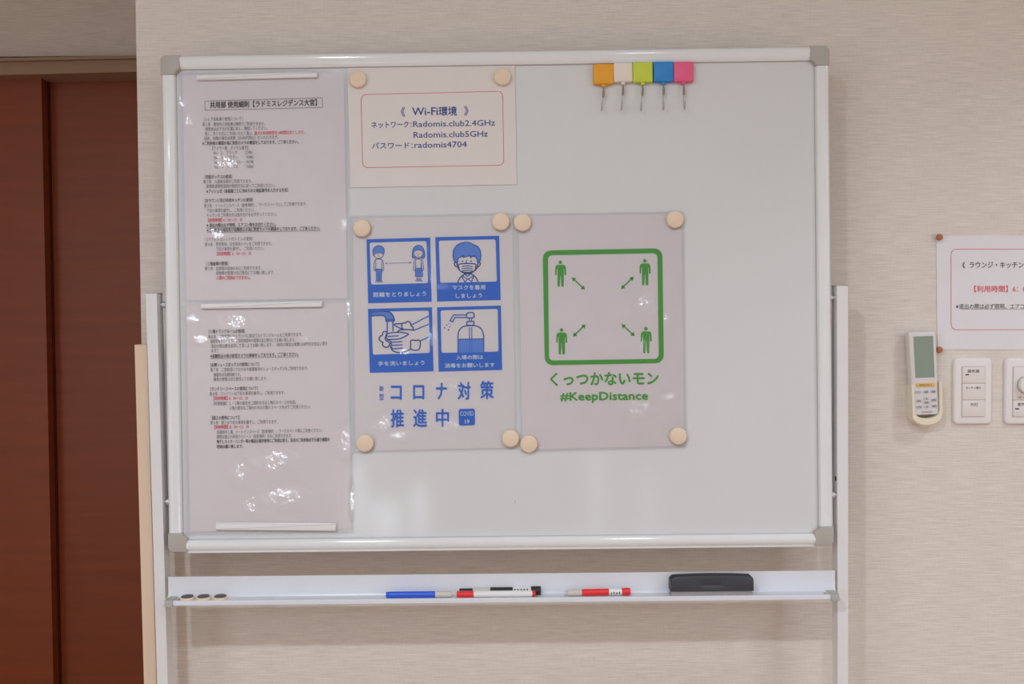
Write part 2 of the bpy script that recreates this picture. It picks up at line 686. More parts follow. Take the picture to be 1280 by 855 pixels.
# ------------------------------------------------------------------ whiteboard on its stand
WB = empty('whiteboard', BOARD.matrix(), 'large white enamel whiteboard with white frame, grey corners, two posts and a pen tray', 'whiteboard')
H2, W2, RW = 0.4495, 0.6, 0.0245
G().box((-W2 + .004, -H2 + .006, -.014), (W2 - .004, H2 - .004, 0)).build('writing_surface', 'board', WB)

prof = [(0, -.016), (0, .003), (.0016, .0064), (.0045, .0085), (.008, .0092), (.0115, .0086), (.0165, .0078), (.021, .0066), (.0240, .0045), (.0245, .0008), (.0245, -.002)]
prof_side = [(0, -.016), (0, .003), (.0014, .0066), (.004, .0088), (.0066, .0078), (.0074, .0070), (.012, .0074), (.018, .0074), (.022, .0068), (.0240, .0045), (.0245, .0008), (.0245, -.002)]
prof_low = [(0, -.016), (0, .003), (.001, .0048), (.0056, .0052), (.0062, .0052), (.0068, .0078), (.010, .0098), (.015, .0105), (.020, .0095), (.0236, .0065), (.0245, .0008), (.0245, -.002)]


def rail(p0, p1, inward, pr):
    p0, p1, inward = np.array(p0), np.array(p1), np.array(inward)
    g = G()
    V = []
    for p in (p0, p1):
        for t, h in pr:
            q = p + inward * t
            V.append((q[0], q[1], h))
    n = len(pr)
    F = [(i, i + 1, n + i + 1, n + i) for i in range(n - 1)] + [(n - 1, 0, n, 2 * n - 1), tuple(range(n))[::-1], tuple(range(n, 2 * n))]
    return g.add(V, F).build('frame_rail', 'rail', WB, smooth_shade=True)


C = 0.033
rail((-W2 + C, H2), (W2 - C, H2), (0, -1), prof)
rail((-W2 + C, -H2), (W2 - C, -H2), (0, 1), prof_low)
rail((-W2, H2 - C), (-W2, -H2 + C + .002), (1, 0), prof_side)
rail((W2, H2 - C), (W2, -H2 + C + .002), (-1, 0), prof_side)
# dark gasket line between rails and surface
g = G()
for a, b in (((-W2 + RW, -H2 + RW), (-W2 + RW + .0011, H2 - RW)), ((W2 - RW - .0009, -H2 + RW), (W2 - RW, H2 - RW)), ((-W2 + RW, H2 - RW - .0011), (W2 - RW, H2 - RW)), ((-W2 + RW, -H2 + RW), (W2 - RW, -H2 + RW + .0006))):
    g.box((a[0], a[1], 0), (b[0], b[1], .0006))
g.build('gasket', 'cap', WB)


def corner_cap(sx, sy):
    yo = H2 if sy > 0 else H2 - .0036
    P = []
    R = .0095
    for i in range(7):
        a = math.radians(180 - 90 * i / 6 if False else 90 + 90 * i / 6)
        P.append((R + R * math.cos(a), -(R - R * math.sin(a))))     # outer corner
    c = .0345
    q = [(x, y) for x, y in P]                                      # from (R,0) to (0,-R)
    q.append((0, -c))
    q.append((RW + .001, -c))
    for i in range(1, 6):
        a = math.radians(180 - 90 * i / 6)
        q.append((c + .0015 + .0105 * math.cos(a), -(c + .0015) + .0105 * math.sin(a)))
    q.append((c, -RW - .0005))
    q.append((c, 0))
    pts = [(sx * (x - W2), sy * (y + yo)) for x, y in q]
    g = G()
    o = pts if signed_area(pts) > 0 else pts[::-1]
    g.prism(o, -.0165, .0102, .0018, 3)
    return g.build('corner_cap', 'cap', WB, smooth_shade=True)


for sx in (1, -1):
    for sy in (1, -1):
        corner_cap(sx, sy)
# scuffs of old marker ink above the bottom rail
g = G()
for x, y, L in ((478, 673.0, 8), (497, 673.2, 11), (634, 671.5, 5), (790, 670.0, 9), (782, 670.8, 14), (644, 627.5, 1)):
    d = Draw(BOARD, .0003)
    d.line(g, [(x - L / 2, y + .2), (x + L / 2, y - .3)] if L > 1 else [(x, y - 1), (x, y + 1.5)], .6)
tag(g.build('ink_scuff', 'ink', WB), kind='stuff')

# stand posts
PY = -0.108
POSTF = Frame((0, PY, 1.33), (1, 0, 0), (0, 0, 1), (0, -1, 0))


def world_to(frame, P):
    P = np.array(P) - frame.O
    return (P @ frame.U, P @ frame.V, P @ frame.N)


def post(px_tl, px_tr, pyt, px_bl, px_br, pyb):
    tl, tr, bl, br = [POSTF.world(POSTF.loc(*q)) for q in ((px_tl, pyt), (px_tr, pyt), (px_bl, pyb), (px_br, pyb))]

    def ext(a, b, z):
        k = (z - a[2]) / (b[2] - a[2])
        return a + (b - a) * k
    bl, br = ext(tl, bl, 0.035), ext(tr, br, 0.035)
    V = []
    for y in (PY + .03, PY):
        for q in (bl, br, tr, tl):
            V.append(world_to(BOARD, (q[0], y, q[2])))
    g = G().hexa(V)
    g.build('stand_post', 'post', WB)
    # plug in the top end
    V = []
    for z in (0, .0016):
        for a, b in ((tl, PY), (tr, PY), (tr, PY + .03), (tl, PY + .03)):
            V.append(world_to(BOARD, (a[0] + (-.0006 if a is tl else .0006), b, a[2] + z)))
    G().hexa(V).build('post_plug', 'cap', WB)
    # foot with castors
    x = (bl[0] + br[0]) / 2
    g = G()
    pts = [world_to(BOARD, q) for q in ((x, -.50, .045), (x, -.03, .045))]
    g.tube(pts, .009, 12)
    g.build('foot', 'post', WB)
    for y in (-.47, -.05):
        g = G()
        g.tube([world_to(BOARD, (x - .008, y, .0225)), world_to(BOARD, (x + .008, y, .0225))], .0222, 18)
        g.build('castor', 'dark', WB, smooth_shade=True)
    return bl, br


pl = post(182.2, 195.7, 367, 196.6, 209.7, 855)
pr_ = post(1046.4, 1060.0, 357.5, 1047.2, 1060.2, 855)
G().tube([world_to(BOARD, (pl[0][0] + .01, PY + .015, .11)), world_to(BOARD, (pr_[1][0] - .01, PY + .015, .11))], .011, 12).build('cross_bar', 'post', WB)

# pivot bolts
for (xa, xb, py) in ((197, 206, 381), (203, 212, 627), (1047, 1034, 372), (1048, 1036, 618.5)):
    a, b = BOARD.loc(xa, py, -.008), BOARD.loc(xb, py, -.008)
    G().tube([a, b], .0032, 12).build('pivot_bolt', 'steel', WB, smooth_shade=True)
    s = 1 if xb > xa else -1
    we = BOARD.loc(205 if s > 0 and py < 500 else (210 if s > 0 else (1037.6 if py < 500 else 1040.8)), py, -.008)
    G().tube([(we[0] - s * .0022, we[1], we[2]), (we[0] + s * .004, we[1], we[2])], .0062, 14).build('washer', 'steel', WB, smooth_shade=True)
# black screw heads on the inner sides of the posts
for px, py, s in ((199.5, 394, 1), (205.3, 604, 1), (1045.4, 598, -1)):
    c = BOARD.loc(px, py, -.012)
    G().tube([(c[0] - s * .002, c[1], c[2]), (c[0] + s * .0016, c[1], c[2])], [.0055, .0045], 14).build('screw_head', 'dark', WB, smooth_shade=True)

# pen tray, fixed between the posts
TY = -0.112
T0 = Frame((0, TY, 1.33), (1, 0, 0), (0, 0, 1), (0, -1, 0))
a = T0.world(T0.loc(207.4, 721.2))
b = T0.world(T0.loc(1044.5, 713.2))
Uv = (b - a) / np.linalg.norm(b - a)
Vv = np.array([-Uv[2], 0, Uv[0]])
TRAY = Frame(a, Uv, Vv, (0, -1, 0))
TL = float(np.linalg.norm(b - a))
DEP = .030
SH = TRAY.loc(626, 748.2, DEP)[1]       # top of the shelf at its front edge
LB = TRAY.loc(626, 754.2, DEP)[1]       # underside of the lip
tp = bpy.data.objects.new('pen_tray', None)
COL.objects.link(tp)
tp.parent = WB
tp.matrix_world = TRAY.matrix()
tp.parent = WB
tp.matrix_parent_inverse = Matrix()
tp.matrix_basis = BOARD.matrix().inverted() @ TRAY.matrix()
tp['label'] = 'white metal pen tray with grey end caps'
g = G()
sec = [(-.003, 0), (0, 0), (.0006, SH + .006), (.004, SH + .0005), (DEP - .008, SH), (DEP - .004, SH + .0012), (DEP - .001, SH + .0006), (DEP, SH - .002), (DEP, LB + .0015), (DEP - .0015, LB), (DEP - .006, LB + .001), (.002, LB + .004), (-.003, LB + .006)]
V = []
n = len(sec)
for u in (0.004, TL - .001):
    V += [(u, v, w_) for w_, v in sec]
F = [(i, (i + 1) % n, n + (i + 1) % n, n + i) for i in range(n)] + [tuple(range(n)), tuple(range(n, 2 * n))[::-1]]
g.add(V, F)
g.build('tray_channel', 'tray', tp, smooth_shade=True)
for u0, u1, s in ((TRAY.loc(206.2, 752, DEP)[0], TRAY.loc(216, 752, DEP)[0], 1), (TRAY.loc(1038.6, 743, DEP)[0], TRAY.loc(1048.6, 743, DEP)[0], -1)):
    g = G()
    sec2 = [(-.003, SH + .002), (DEP - .014, SH + .0022), (DEP - .004, SH + .0030), (DEP + .0016, SH + .0014), (DEP + .003, SH - .003), (DEP + .0026, LB - .0006), (DEP - .002, LB - .0014), (-.003, LB + .004)]
    V = []
    n = len(sec2)
    for u in (u0, u1):
        V += [(u, v, w_) for w_, v in sec2]
    F = [(i, (i + 1) % n, n + (i + 1) % n, n + i) for i in range(n)] + [tuple(range(n)), tuple(range(n, 2 * n))[::-1]]
    g.add(V, F)
    # tongue lying on the shelf
    ut = u1 + .008 if s > 0 else u0 - .008
    g.box((min(u0, ut), SH + .0005, DEP - .015), (max(u1, ut), SH + .002, DEP - .004))
    g.build('end_cap', 'cap', tp, smooth_shade=True)


# ------------------------------------------------------------------ papers on the board
def sheet(fr, name, quad, m, label, cat, w=.0010, group=None):
    """a sheet of paper as its own thing; origin at its centre, parts in that frame"""
    P = [fr.loc(x, y, w) for x, y in quad]
    c = np.mean(np.array(P), 0)
    root = empty(name, fr.matrix((c[0], c[1], 0)), label, cat, group)
    return root, (c[0], c[1], 0)


def sheet_part(root, org, fr, quad, w0, w1, name, m, r=.002):
    P = [fr.loc(x, y, w1)[:2] for x, y in quad]
    G().prism(rquad(P, r, 3), w0, w1).build(name, m, root, org)


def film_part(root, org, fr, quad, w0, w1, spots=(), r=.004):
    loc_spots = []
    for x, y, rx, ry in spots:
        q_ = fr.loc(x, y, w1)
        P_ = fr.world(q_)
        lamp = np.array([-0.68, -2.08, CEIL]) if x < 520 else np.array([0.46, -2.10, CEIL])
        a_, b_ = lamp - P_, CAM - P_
        h_ = a_ / np.linalg.norm(a_) + b_ / np.linalg.norm(b_)  # half vector leans the crease so the lamp's highlight reaches the camera
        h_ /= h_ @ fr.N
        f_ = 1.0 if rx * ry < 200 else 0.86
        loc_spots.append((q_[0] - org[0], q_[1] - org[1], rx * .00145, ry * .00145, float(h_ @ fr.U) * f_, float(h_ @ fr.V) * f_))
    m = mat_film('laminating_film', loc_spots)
    P = [fr.loc(x, y, w1)[:2] for x, y in quad]
    G().poly(rquad(P, r, 4), w1).build('laminating_film', m, root, org)


def print_part(root, org, g, name, m):
    if g.v:
        g.build(name, m, root, org)


PW = .0011       # ink height above the board
# ---- two sheets of house rules
rules1 = [  # text, x0, y0, x1, y1, style   (n normal, b bold, r red, u underlined bold)
    ('〔シェア自転車の使用について〕', 254.5, 149, 303.5, 148.2, 'n'),
    ('第１条　敷地内の自転車は無料でご利用できます。', 253, 155.5, 331, 154.5, 'n'),
    ('使用後は必ず元の位置に戻し、施錠してください。', 256.5, 161.4, 334, 159.8, 'n'),
    ('但し、多くの方にご利用いただく為に、', 256, 167.2, 316, 166.4, 'n'),
    ('最大の利用時間を24時間以内とします。', 318, 166.6, 381, 165.0, 'r'),
    ('紛失、故障の場合は実費（20,000円税込）をいただきます。', 255.5, 173.2, 348, 171.4, 'n'),
    ('※ご利用者の確認の為に防犯カメラの確認をしております。ご了承ください。', 253, 179.2, 373, 177.2, 'b'),
    ('【ワイヤー錠　ダイヤル番号】', 265.5, 185.4, 310, 184.6, 'n'),
    ('No．１　ブラック　　（2786）', 267, 191, 316, 190, 'n'),
    ('No．２　ブラウン　　（6386）', 267.5, 197, 317, 196, 'n'),
    ('No．３　シルアブルー（4178）', 268, 203, 317, 202, 'n'),
    ('No．４　パープル　　（1856）', 268, 208.7, 317, 207.8, 'n'),
    ('〔宅配ボックスの使用〕', 256, 221.2, 290, 220.6, 'b'),
    ('第２条　入居者全員がご利用できます。', 254, 227.2, 315, 226.2, 'n'),
    ('郵便配達等配達員が使用方法に従ってご利用ください。', 258, 233, 344, 231.4, 'n'),
    ('※プッシュ式（各部屋ごとに決められた暗証番号を入力する方式）', 258, 239.3, 360, 237.3, 'b'),
    ('〔2Fラウンジ及び共用キッチンの使用〕', 256, 250.8, 316, 249.6, 'b'),
    ('第３条　イートインスペース（飲食場所）、ワークスペースとしてご利用できます。', 255, 257.3, 383, 254.7, 'n'),
    ('下記の事項を厳守し、ご利用ください。', 258.5, 263.4, 318, 262.2, 'n'),
    ('キッチンをご利用の方は後片付けを必ず行ってください。', 258.5, 269.2, 346, 267.6, 'n'),
    ('【利用時間】', 260, 275.3, 277.5, 275.0, 'R'),
    ('6：00～23：30', 279, 275, 303, 274.6, 'r'),
    ('※ 退出の際は必ず照明、エアコン等をお切りください。', 258.5, 281.8, 345, 280.2, 'u'),
    ('※ご利用者の確認及び盗難防止の為に防犯カメラの録画をしております。ご了承ください。', 258.5, 287.7, 400, 285.2, 'u'),
    ('〔１Fウォシュレット付トイレの使用〕', 256.5, 299.2, 316, 298.2, 'n'),
    ('第４条　男性専用、女性専用トイレをご利用できます。', 256, 305.6, 340, 304.2, 'n'),
    ('下記の事項を厳守し、ご利用ください。', 270, 311.4, 330, 310.2, 'n'),
    ('【利用時間】', 271, 317.3, 288, 317.0, 'R'),
    ('6：00～23：30', 290, 317, 314, 316.6, 'r'),
    ('〔１階倉庫の使用〕', 258, 329.7, 285, 329.2, 'b'),
    ('第５条　台数等の収納のみにご利用できます。', 256, 335.8, 327, 334.8, 'n'),
    ('荷物等の管理は自己責任にてお願い致します。', 270, 341.5, 343, 340.4, 'n'),
    ('人間のご利用はできません。', 270.5, 347.4, 313, 346.8, 'R'),
]
rules2 = [
    ('〔１階トランクルームの使用〕', 261, 414.4, 306, 413.6, 'b'),
    ('第６条　ご契約頂いたトランクに割当てのトランクルームをご利用できます。', 260, 421, 378, 418, 'n'),
    ('施錠等をお守り頂き、ご契約期間中の管理は自己責任にてお願い致します。', 263, 426.6, 369, 424.6, 'n'),
    ('退去の際は鍵を返却して頂くようお願い致します。（紛失の場合は実費2,000円をお支払い頂き', 264, 432.8, 409, 429.4, 'n'),
    ('ます）', 264, 438.4, 272, 438.2, 'n'),
    ('※盗難防止の為の防犯カメラの録画をしております。ご了承ください。', 263, 445.2, 373, 442.7, 'u'),
    ('〔玄関シューズボックスの使用について〕', 263, 456.3, 324, 455, 'b'),
    ('第７条　ご契約頂いております部屋番号のシューズボックスをご利用できます。', 263, 462.4, 385, 460.2, 'n'),
    ('鍵番号は玄関同様です。', 267, 468.6, 301, 468, 'n'),
    ('鍵等の管理は自己責任にてお願い致します。', 267, 474.3, 334, 473, 'n'),
    ('〔ランドリースペースの使用について〕', 263, 486.4, 322, 485.2, 'b'),
    ('第８条　ランドリーは下記の事項を厳守し、ご利用できます。', 262, 492.5, 356, 490.7, 'n'),
    ('【利用時間】', 267, 498, 284.5, 497.7, 'R'),
    ('8：00～22：30', 286, 497.8, 310, 497.4, 'r'),
    ('【利用階層】１・２階の居住をご契約の方は１階のスペースを利用。', 267, 504.5, 370, 502.6, 'n'),
    ('３階の居住をご契約の方は３階のスペースを必ずご利用ください。', 287, 510.2, 388, 508.2, 'n'),
    ('【屋上の使用について】', 265, 522.3, 299, 521.7, 'b'),
    ('第９条　屋上は下記の事項を厳守し、ご利用できます。', 263, 528.5, 347, 527, 'n'),
    ('【利用時間】', 268, 533.9, 285, 533.6, 'R'),
    ('8：00～22：30', 287, 533.6, 311, 533.2, 'r'),
    ('洗濯物干し場、イートインスペース（飲食場所）、ワークスペース等にご利用ください。', 271, 540.4, 403, 537.8, 'n'),
    ('喫煙は屋上の所定のスペース（指定場所）のみご利用できます。', 271, 546.2, 365, 544.4, 'n'),
    ('物干しラック・ハンガー等の備品は屋内使用にご利用は控え、各自のご利用後必ず元通り確認の', 271, 552.2, 412, 549.3, 'b'),
    ('収納お願い致します。', 271, 558.3, 304, 557.7, 'b'),
]


def rules_sheet(quad, film, lines, label, title=None, spots=()):
    root, org = sheet(BOARD, 'laminated_notice', quad, 'paper', label, 'notice', group=None)
    sheet_part(root, org, BOARD, quad, .0003, .0008, 'paper_sheet', 'paper')
    MATS = {'n': 'ink', 'b': 'ink_bold', 'r': 'ink_red'}
    d = Draw(BOARD, PW)
    for body, x0, y0, x1, y1, st in lines:
        key = {'n': 'n', 'b': 'b', 'u': 'b', 'r': 'r', 'R': 'r'}[st]
        em = 5.2
        gl = G()
        d.text(gl, body, x0, y0, x1, y1, em, bold=0.09 if st in 'bu' else (0.13 if st == 'R' else (0.05 if st == 'r' else 0)))
        if st == 'u':
            d.line(gl, [(x0, y0 + 3.2), (x1, y1 + 3.2)], .4)
        gl.build('text_line', MATS[key], root, org)
    if title:
        gt = G()
        d.text(gt, title, 262.5, 131.3, 396, 127.9, 8.6, bold=.25)
        for a_, b_ in (((256, 126.3), (402.8, 122.3)), ((402.8, 122.3), (403.2, 134.2)), ((403.2, 134.2), (256.3, 137.8)), ((256.3, 137.8), (256, 126.3))):
            d.line(gt, [a_, b_], .5)
        print_part(root, org, gt, 'boxed_title', 'ink_bold')
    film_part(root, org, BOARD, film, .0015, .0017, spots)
    return root


rules_sheet([(228, 94), (430, 90), (434.5, 373), (233, 376)], [(222.8, 90.0), (434.5, 86), (438.8, 375.5), (227.5, 379.5)], rules1,
            'laminated house rules sheet with a boxed title line, at the top left of the whiteboard', '共用部 使用細則【ラドミスレジデンス大宮】', spots=[(282, 203, 22, 14), (227, 128, 7, 9), (272, 292, 14, 12), (430, 280, 8, 14), (236, 150, 8, 10)])
rules_sheet([(233, 381.5), (434, 378), (440.5, 661), (237.5, 665)], [(227, 380.5), (437.5, 376), (444.5, 667), (232, 670)], rules2,
            'laminated house rules sheet without a boxed title, at the bottom left of the whiteboard',
            spots=[(296, 402, 24, 16), (240, 398, 12, 10), (252, 424, 14, 10), (285, 425, 24, 10), (382, 424, 5, 8), (432, 552, 12, 30), (345, 575, 32, 22), (300, 590, 12, 26), (355, 620, 36, 24), (315, 630, 14, 18), (440, 625, 5, 30), (436, 385, 5, 25)])

# ---- Wi-Fi notice
quad = [(434, 85), (643.5, 82), (646, 230.5), (438.2, 234.5)]
wifi, org = sheet(BOARD, 'paper_notice', quad, 'paper', 'landscape notice with navy Wi-Fi details inside a thin red rounded border', 'notice')
sheet_part(wifi, org, BOARD, quad, .0012, .0019, 'paper_sheet', 'paper3', r=.001)
d = Draw(BOARD, .0022, 425, 70, 4.7478)
g = G()
q = [d.p(x, y) for x, y in ((125, 229), (965, 209), (973, 648), (134, 663))]
P = rquad(q, .010, 6)
g.stroke(P, .0011, .0022, True)
print_part(wifi, org, g, 'red_border', 'red_line')
g = G()
d.text(g, '《', 362, 332, 386, 331, 60, .8)
d.text(g, 'Wi-Fi', 428, 330, 580, 328, 66, 1.0, mid=.33)
d.text(g, '環境', 586, 328, 693, 326, 58, 1.2)
d.text(g, '》', 737, 325, 762, 324, 60, .8)
print_part(wifi, org, g, 'heading', 'navy')
g = G()
d.text(g, 'ネットワーク：', 187, 409, 424, 405, 42, .7)
d.text(g, 'Radomis.club2.4GHz', 434, 405, 920, 396, 49, .5, mid=.33)
d.text(g, 'Radomis.club5GHz', 437, 469, 877, 461, 49, .5, mid=.33)
d.text(g, 'パスワード：', 190, 533, 432, 530, 42, .7)
d.text(g, 'radomis4704', 442, 529, 752, 524, 49, .5, mid=.33)
print_part(wifi, org, g, 'network_details', 'navy')

# ---- blue poster
quad = [(441, 273), (640.5, 269), (645, 559.5), (444.5, 564)]
film = [(437.2, 270), (643, 266), (648.5, 562), (441.2, 567)]
bp, org = sheet(BOARD, 'laminated_poster', quad, 'paper', 'laminated poster with four blue hygiene pictogram squares and large blue lettering', 'poster')
sheet_part(bp, org, BOARD, quad, .0003, .0008, 'paper_sheet', 'paper2')
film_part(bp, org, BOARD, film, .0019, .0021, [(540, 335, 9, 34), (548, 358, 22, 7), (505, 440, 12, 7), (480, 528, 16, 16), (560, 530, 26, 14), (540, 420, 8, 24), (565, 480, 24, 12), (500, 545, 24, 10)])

S1 = Draw(BOARD, PW, 450, 290, 9)
S2 = Draw(BOARD, PW, 540, 285, 9)
S3 = Draw(BOARD, PW, 455, 380, 9)
S4 = Draw(BOARD, PW, 540, 380, 9)

for _d in (S1, S2, S3, S4):
    _d.lw = 1.55


def pictogram(dr, outer, inner, art, texts):
    g = G()
    dr.fill(g, outer)
    root = g.build('pictogram_square', 'blue', bp, org)
    gw = G()
    P = rquad([dr.p(*q) for q in inner], .0035, 4)
    gw.poly(P, dr.w + 6e-5)
    gf, gl, go = G(), G(), G()
    art(dr, gw, gf, gl, go)
    gw.build('picture_field', 'paper2', root, org)
    for q in gf.pieces():
        q.build('pale_blue_fill', 'blue_fill', root, org)
    gl.build('line_drawing', 'blue_line', root, org)
    if go.v:
        go.build('fine_red_detail', 'orange_ink', root, org)['kind'] = 'stuff'
    gt = G()
    for a_ in texts:
        dr.text(gt, *a_, lay=2)
    gt.build('caption', 'wink', root, org)


def fig(dr, gw, gf, gl, go, cx, girl):
    X = lambda x: cx + x
    if girl:
        hair = smooth([(X(-68), 240), (X(-60), 190), (X(-30), 158), (X(10), 150), (X(48), 172), (X(68), 220), (X(72), 275), (X(50), 298), (X(0), 285), (X(-50), 298), (X(-70), 280)])
        dr.fill(gf, hair, 2)
        dr.line(gl, hair, 5, 3, True)
        face = smooth([(X(-50), 225), (X(-20), 205), (X(20), 205), (X(50), 225), (X(50), 255), (X(25), 284), (X(0), 290), (X(-25), 284), (X(-50), 255)])
    else:
        hair = smooth([(X(-60), 240), (X(-66), 205), (X(-45), 170), (X(-10), 153), (X(30), 160), (X(58), 185), (X(62), 220), (X(52), 245), (X(0), 232), (X(-45), 245)])
        face = smooth([(X(-52), 235), (X(-20), 222), (X(20), 222), (X(52), 235), (X(48), 268), (X(20), 296), (X(-4), 300), (X(-28), 292), (X(-50), 266)])
    dr.fill(gw, face, 4 if girl else 2)
    dr.line(gl, face, 5.5, 5 if girl else 3, True)
    if not girl:
        dr.fill(gf, hair, 4)
        dr.line(gl, hair, 5, 5, True)
        for s_ in (-1, 1):
            dr.line(gl, [(X(-4 + s_ * 58), 240), (X(-4 + s_ * 62), 255), (X(-4 + s_ * 50), 268)], 4, 3)
    dr.line(go, [(X(-4), 240), (X(-8), 262), (X(2), 264)], 4, 6)
    for s_ in (-1, 1):
        dr.line(go, [(X(s_ * 25 - 2), 238), (X(s_ * 25 + 3), 238)], 4, 6)
    dr.line(go, [(X(-8), 276), (X(8), 276)], 3, 6)
    # torso and arms
    yb = 408 if girl else 418
    wd = 30 if girl else 33
    dr.line(gl, [(X(-8), 296), (X(-8), 306), (X(8), 306), (X(8), 296)], 5, 3)
    dr.line(gl, [(X(-wd), 322), (X(-wd), yb), (X(wd), yb), (X(wd), 322)], 4, 3)
    dr.line(gl, smooth([(X(-10), 304), (X(-38), 314), (X(-50), 345), (X(-54), 400), (X(-52), 430), (X(-40), 434), (X(-34), 420), (X(-32), 350)], False), 5, 3)
    dr.line(gl, smooth([(X(10), 304), (X(38), 314), (X(50), 345), (X(56), 400), (X(54), 430), (X(42), 434), (X(36), 420), (X(33), 350)], False), 5, 3)
    if girl:
        sk = [(X(-32), 408), (X(40), 408), (X(50), 500), (X(-34), 500)]
        dr.fill(gf, sk, 2)
        dr.line(gl, sk, 5, 3, True)
        for x in (-14, 6, 26):
            dr.line(gl, [(X(x), 425), (X(x), 496)], 3, 3)
        for x in (-10, 22):
            dr.line(gl, [(X(x - 7), 502), (X(x - 7), 540)], 4, 3)
            dr.line(gl, [(X(x + 7), 502), (X(x + 7), 540)], 4, 3)
            dr.line(gl, smooth([(X(x - 22), 550), (X(x), 532), (X(x + 22), 550)], False) + [(X(x - 22), 550)], 4, 3, True)
    else:
        tr = [(X(-30), 418), (X(35), 418), (X(30), 548), (X(6), 548), (X(2), 450), (X(-2), 548), (X(-27), 548)]
        dr.fill(gf, [(X(-30), 418), (X(35), 418), (X(30), 548), (X(-27), 548)], 2)
        dr.line(gl, tr, 5, 3, True)
        for x in (-18, 24):
            dr.line(gl, smooth([(X(x - 20), 562), (X(x), 546), (X(x + 20), 562)], False) + [(X(x - 20), 562)], 4, 3, True)


def art1(dr, gw, gf, gl, go):
    fig(dr, gw, gf, gl, go, 211, False)
    fig(dr, gw, gf, gl, go, 657, True)
    for i in range(15):
        x = 322 + i * 16
        dr.line(gl, [(x, 353 - i * .5), (x + 5, 353 - i * .5)], 5, 3)
    dr.fill(gl, [(280, 352), (303, 339), (303, 364)], 3)
    dr.fill(gl, [(582, 345), (558, 332), (558, 357)], 3)


def art2(dr, gw, gf, gl, go):
    # neck, shoulders, shirt
    dr.line(gl, smooth([(292, 610), (315, 560), (360, 525), (410, 512), (455, 525), (495, 560), (518, 610)], False), 9, 3)
    dr.line(gl, [(335, 545), (372, 610)], 8, 3)
    dr.line(gl, [(372, 606), (400, 575), (345, 540)], 7, 3)
    dr.line(gl, [(468, 545), (445, 605)], 8, 3)
    dr.line(gl, [(445, 600), (405, 575), (462, 542)], 7, 3)
    dr.line(gl, smooth([(375, 512), (400, 545), (430, 512)], False), 7, 3)
    # ears
    for s_, cx in ((-1, 262), (1, 532)):
        e = smooth([(cx, 388), (cx - s_ * -12, 400), (cx + s_ * 2, 425), (cx - s_ * 14, 436), (cx - s_ * 26, 420), (cx - s_ * 22, 392)])
        dr.fill(gw, e, 2)
        dr.line(gl, e, 8, 3, True)
    face = smooth([(285, 340), (330, 320), (400, 312), (470, 318), (512, 345), (515, 410), (495, 465), (440, 505), (398, 512), (345, 500), (300, 462), (282, 405)])
    dr.fill(gw, face, 4)
    dr.line(gl, face, 9, 5, True)
    hair = smooth([(238, 330), (240, 260), (270, 205), (320, 172), (390, 160), (440, 172), (470, 190), (510, 205), (540, 250), (550, 310), (540, 370), (515, 388), (505, 350), (480, 315), (455, 322), (432, 334), (434, 312), (400, 318), (350, 330), (352, 308), (322, 328), (295, 342), (288, 388), (255, 380)], k=3)
    dr.fill(gf, hair, 6)
    dr.line(gl, hair, 7, 7, True)
    for x in (343, 440):
        dr.fill(gl, circle(x, 374, 8, 12, 13), 7)
    dr.line(gl, [(392, 362), (380, 392), (392, 396)], 6, 7)
    mask = smooth([(300, 410), (350, 402), (400, 400), (450, 402), (492, 410), (490, 450), (478, 482), (440, 498), (398, 500), (352, 498), (315, 480), (304, 450)])
    dr.fill(gw, mask, 8)
    dr.line(gl, mask, 8, 9, True)
    for y in (428, 453, 478):
        dr.line(gl, smooth([(340, y + 6), (398, y - 2), (455, y + 6)], False), 7, 9)


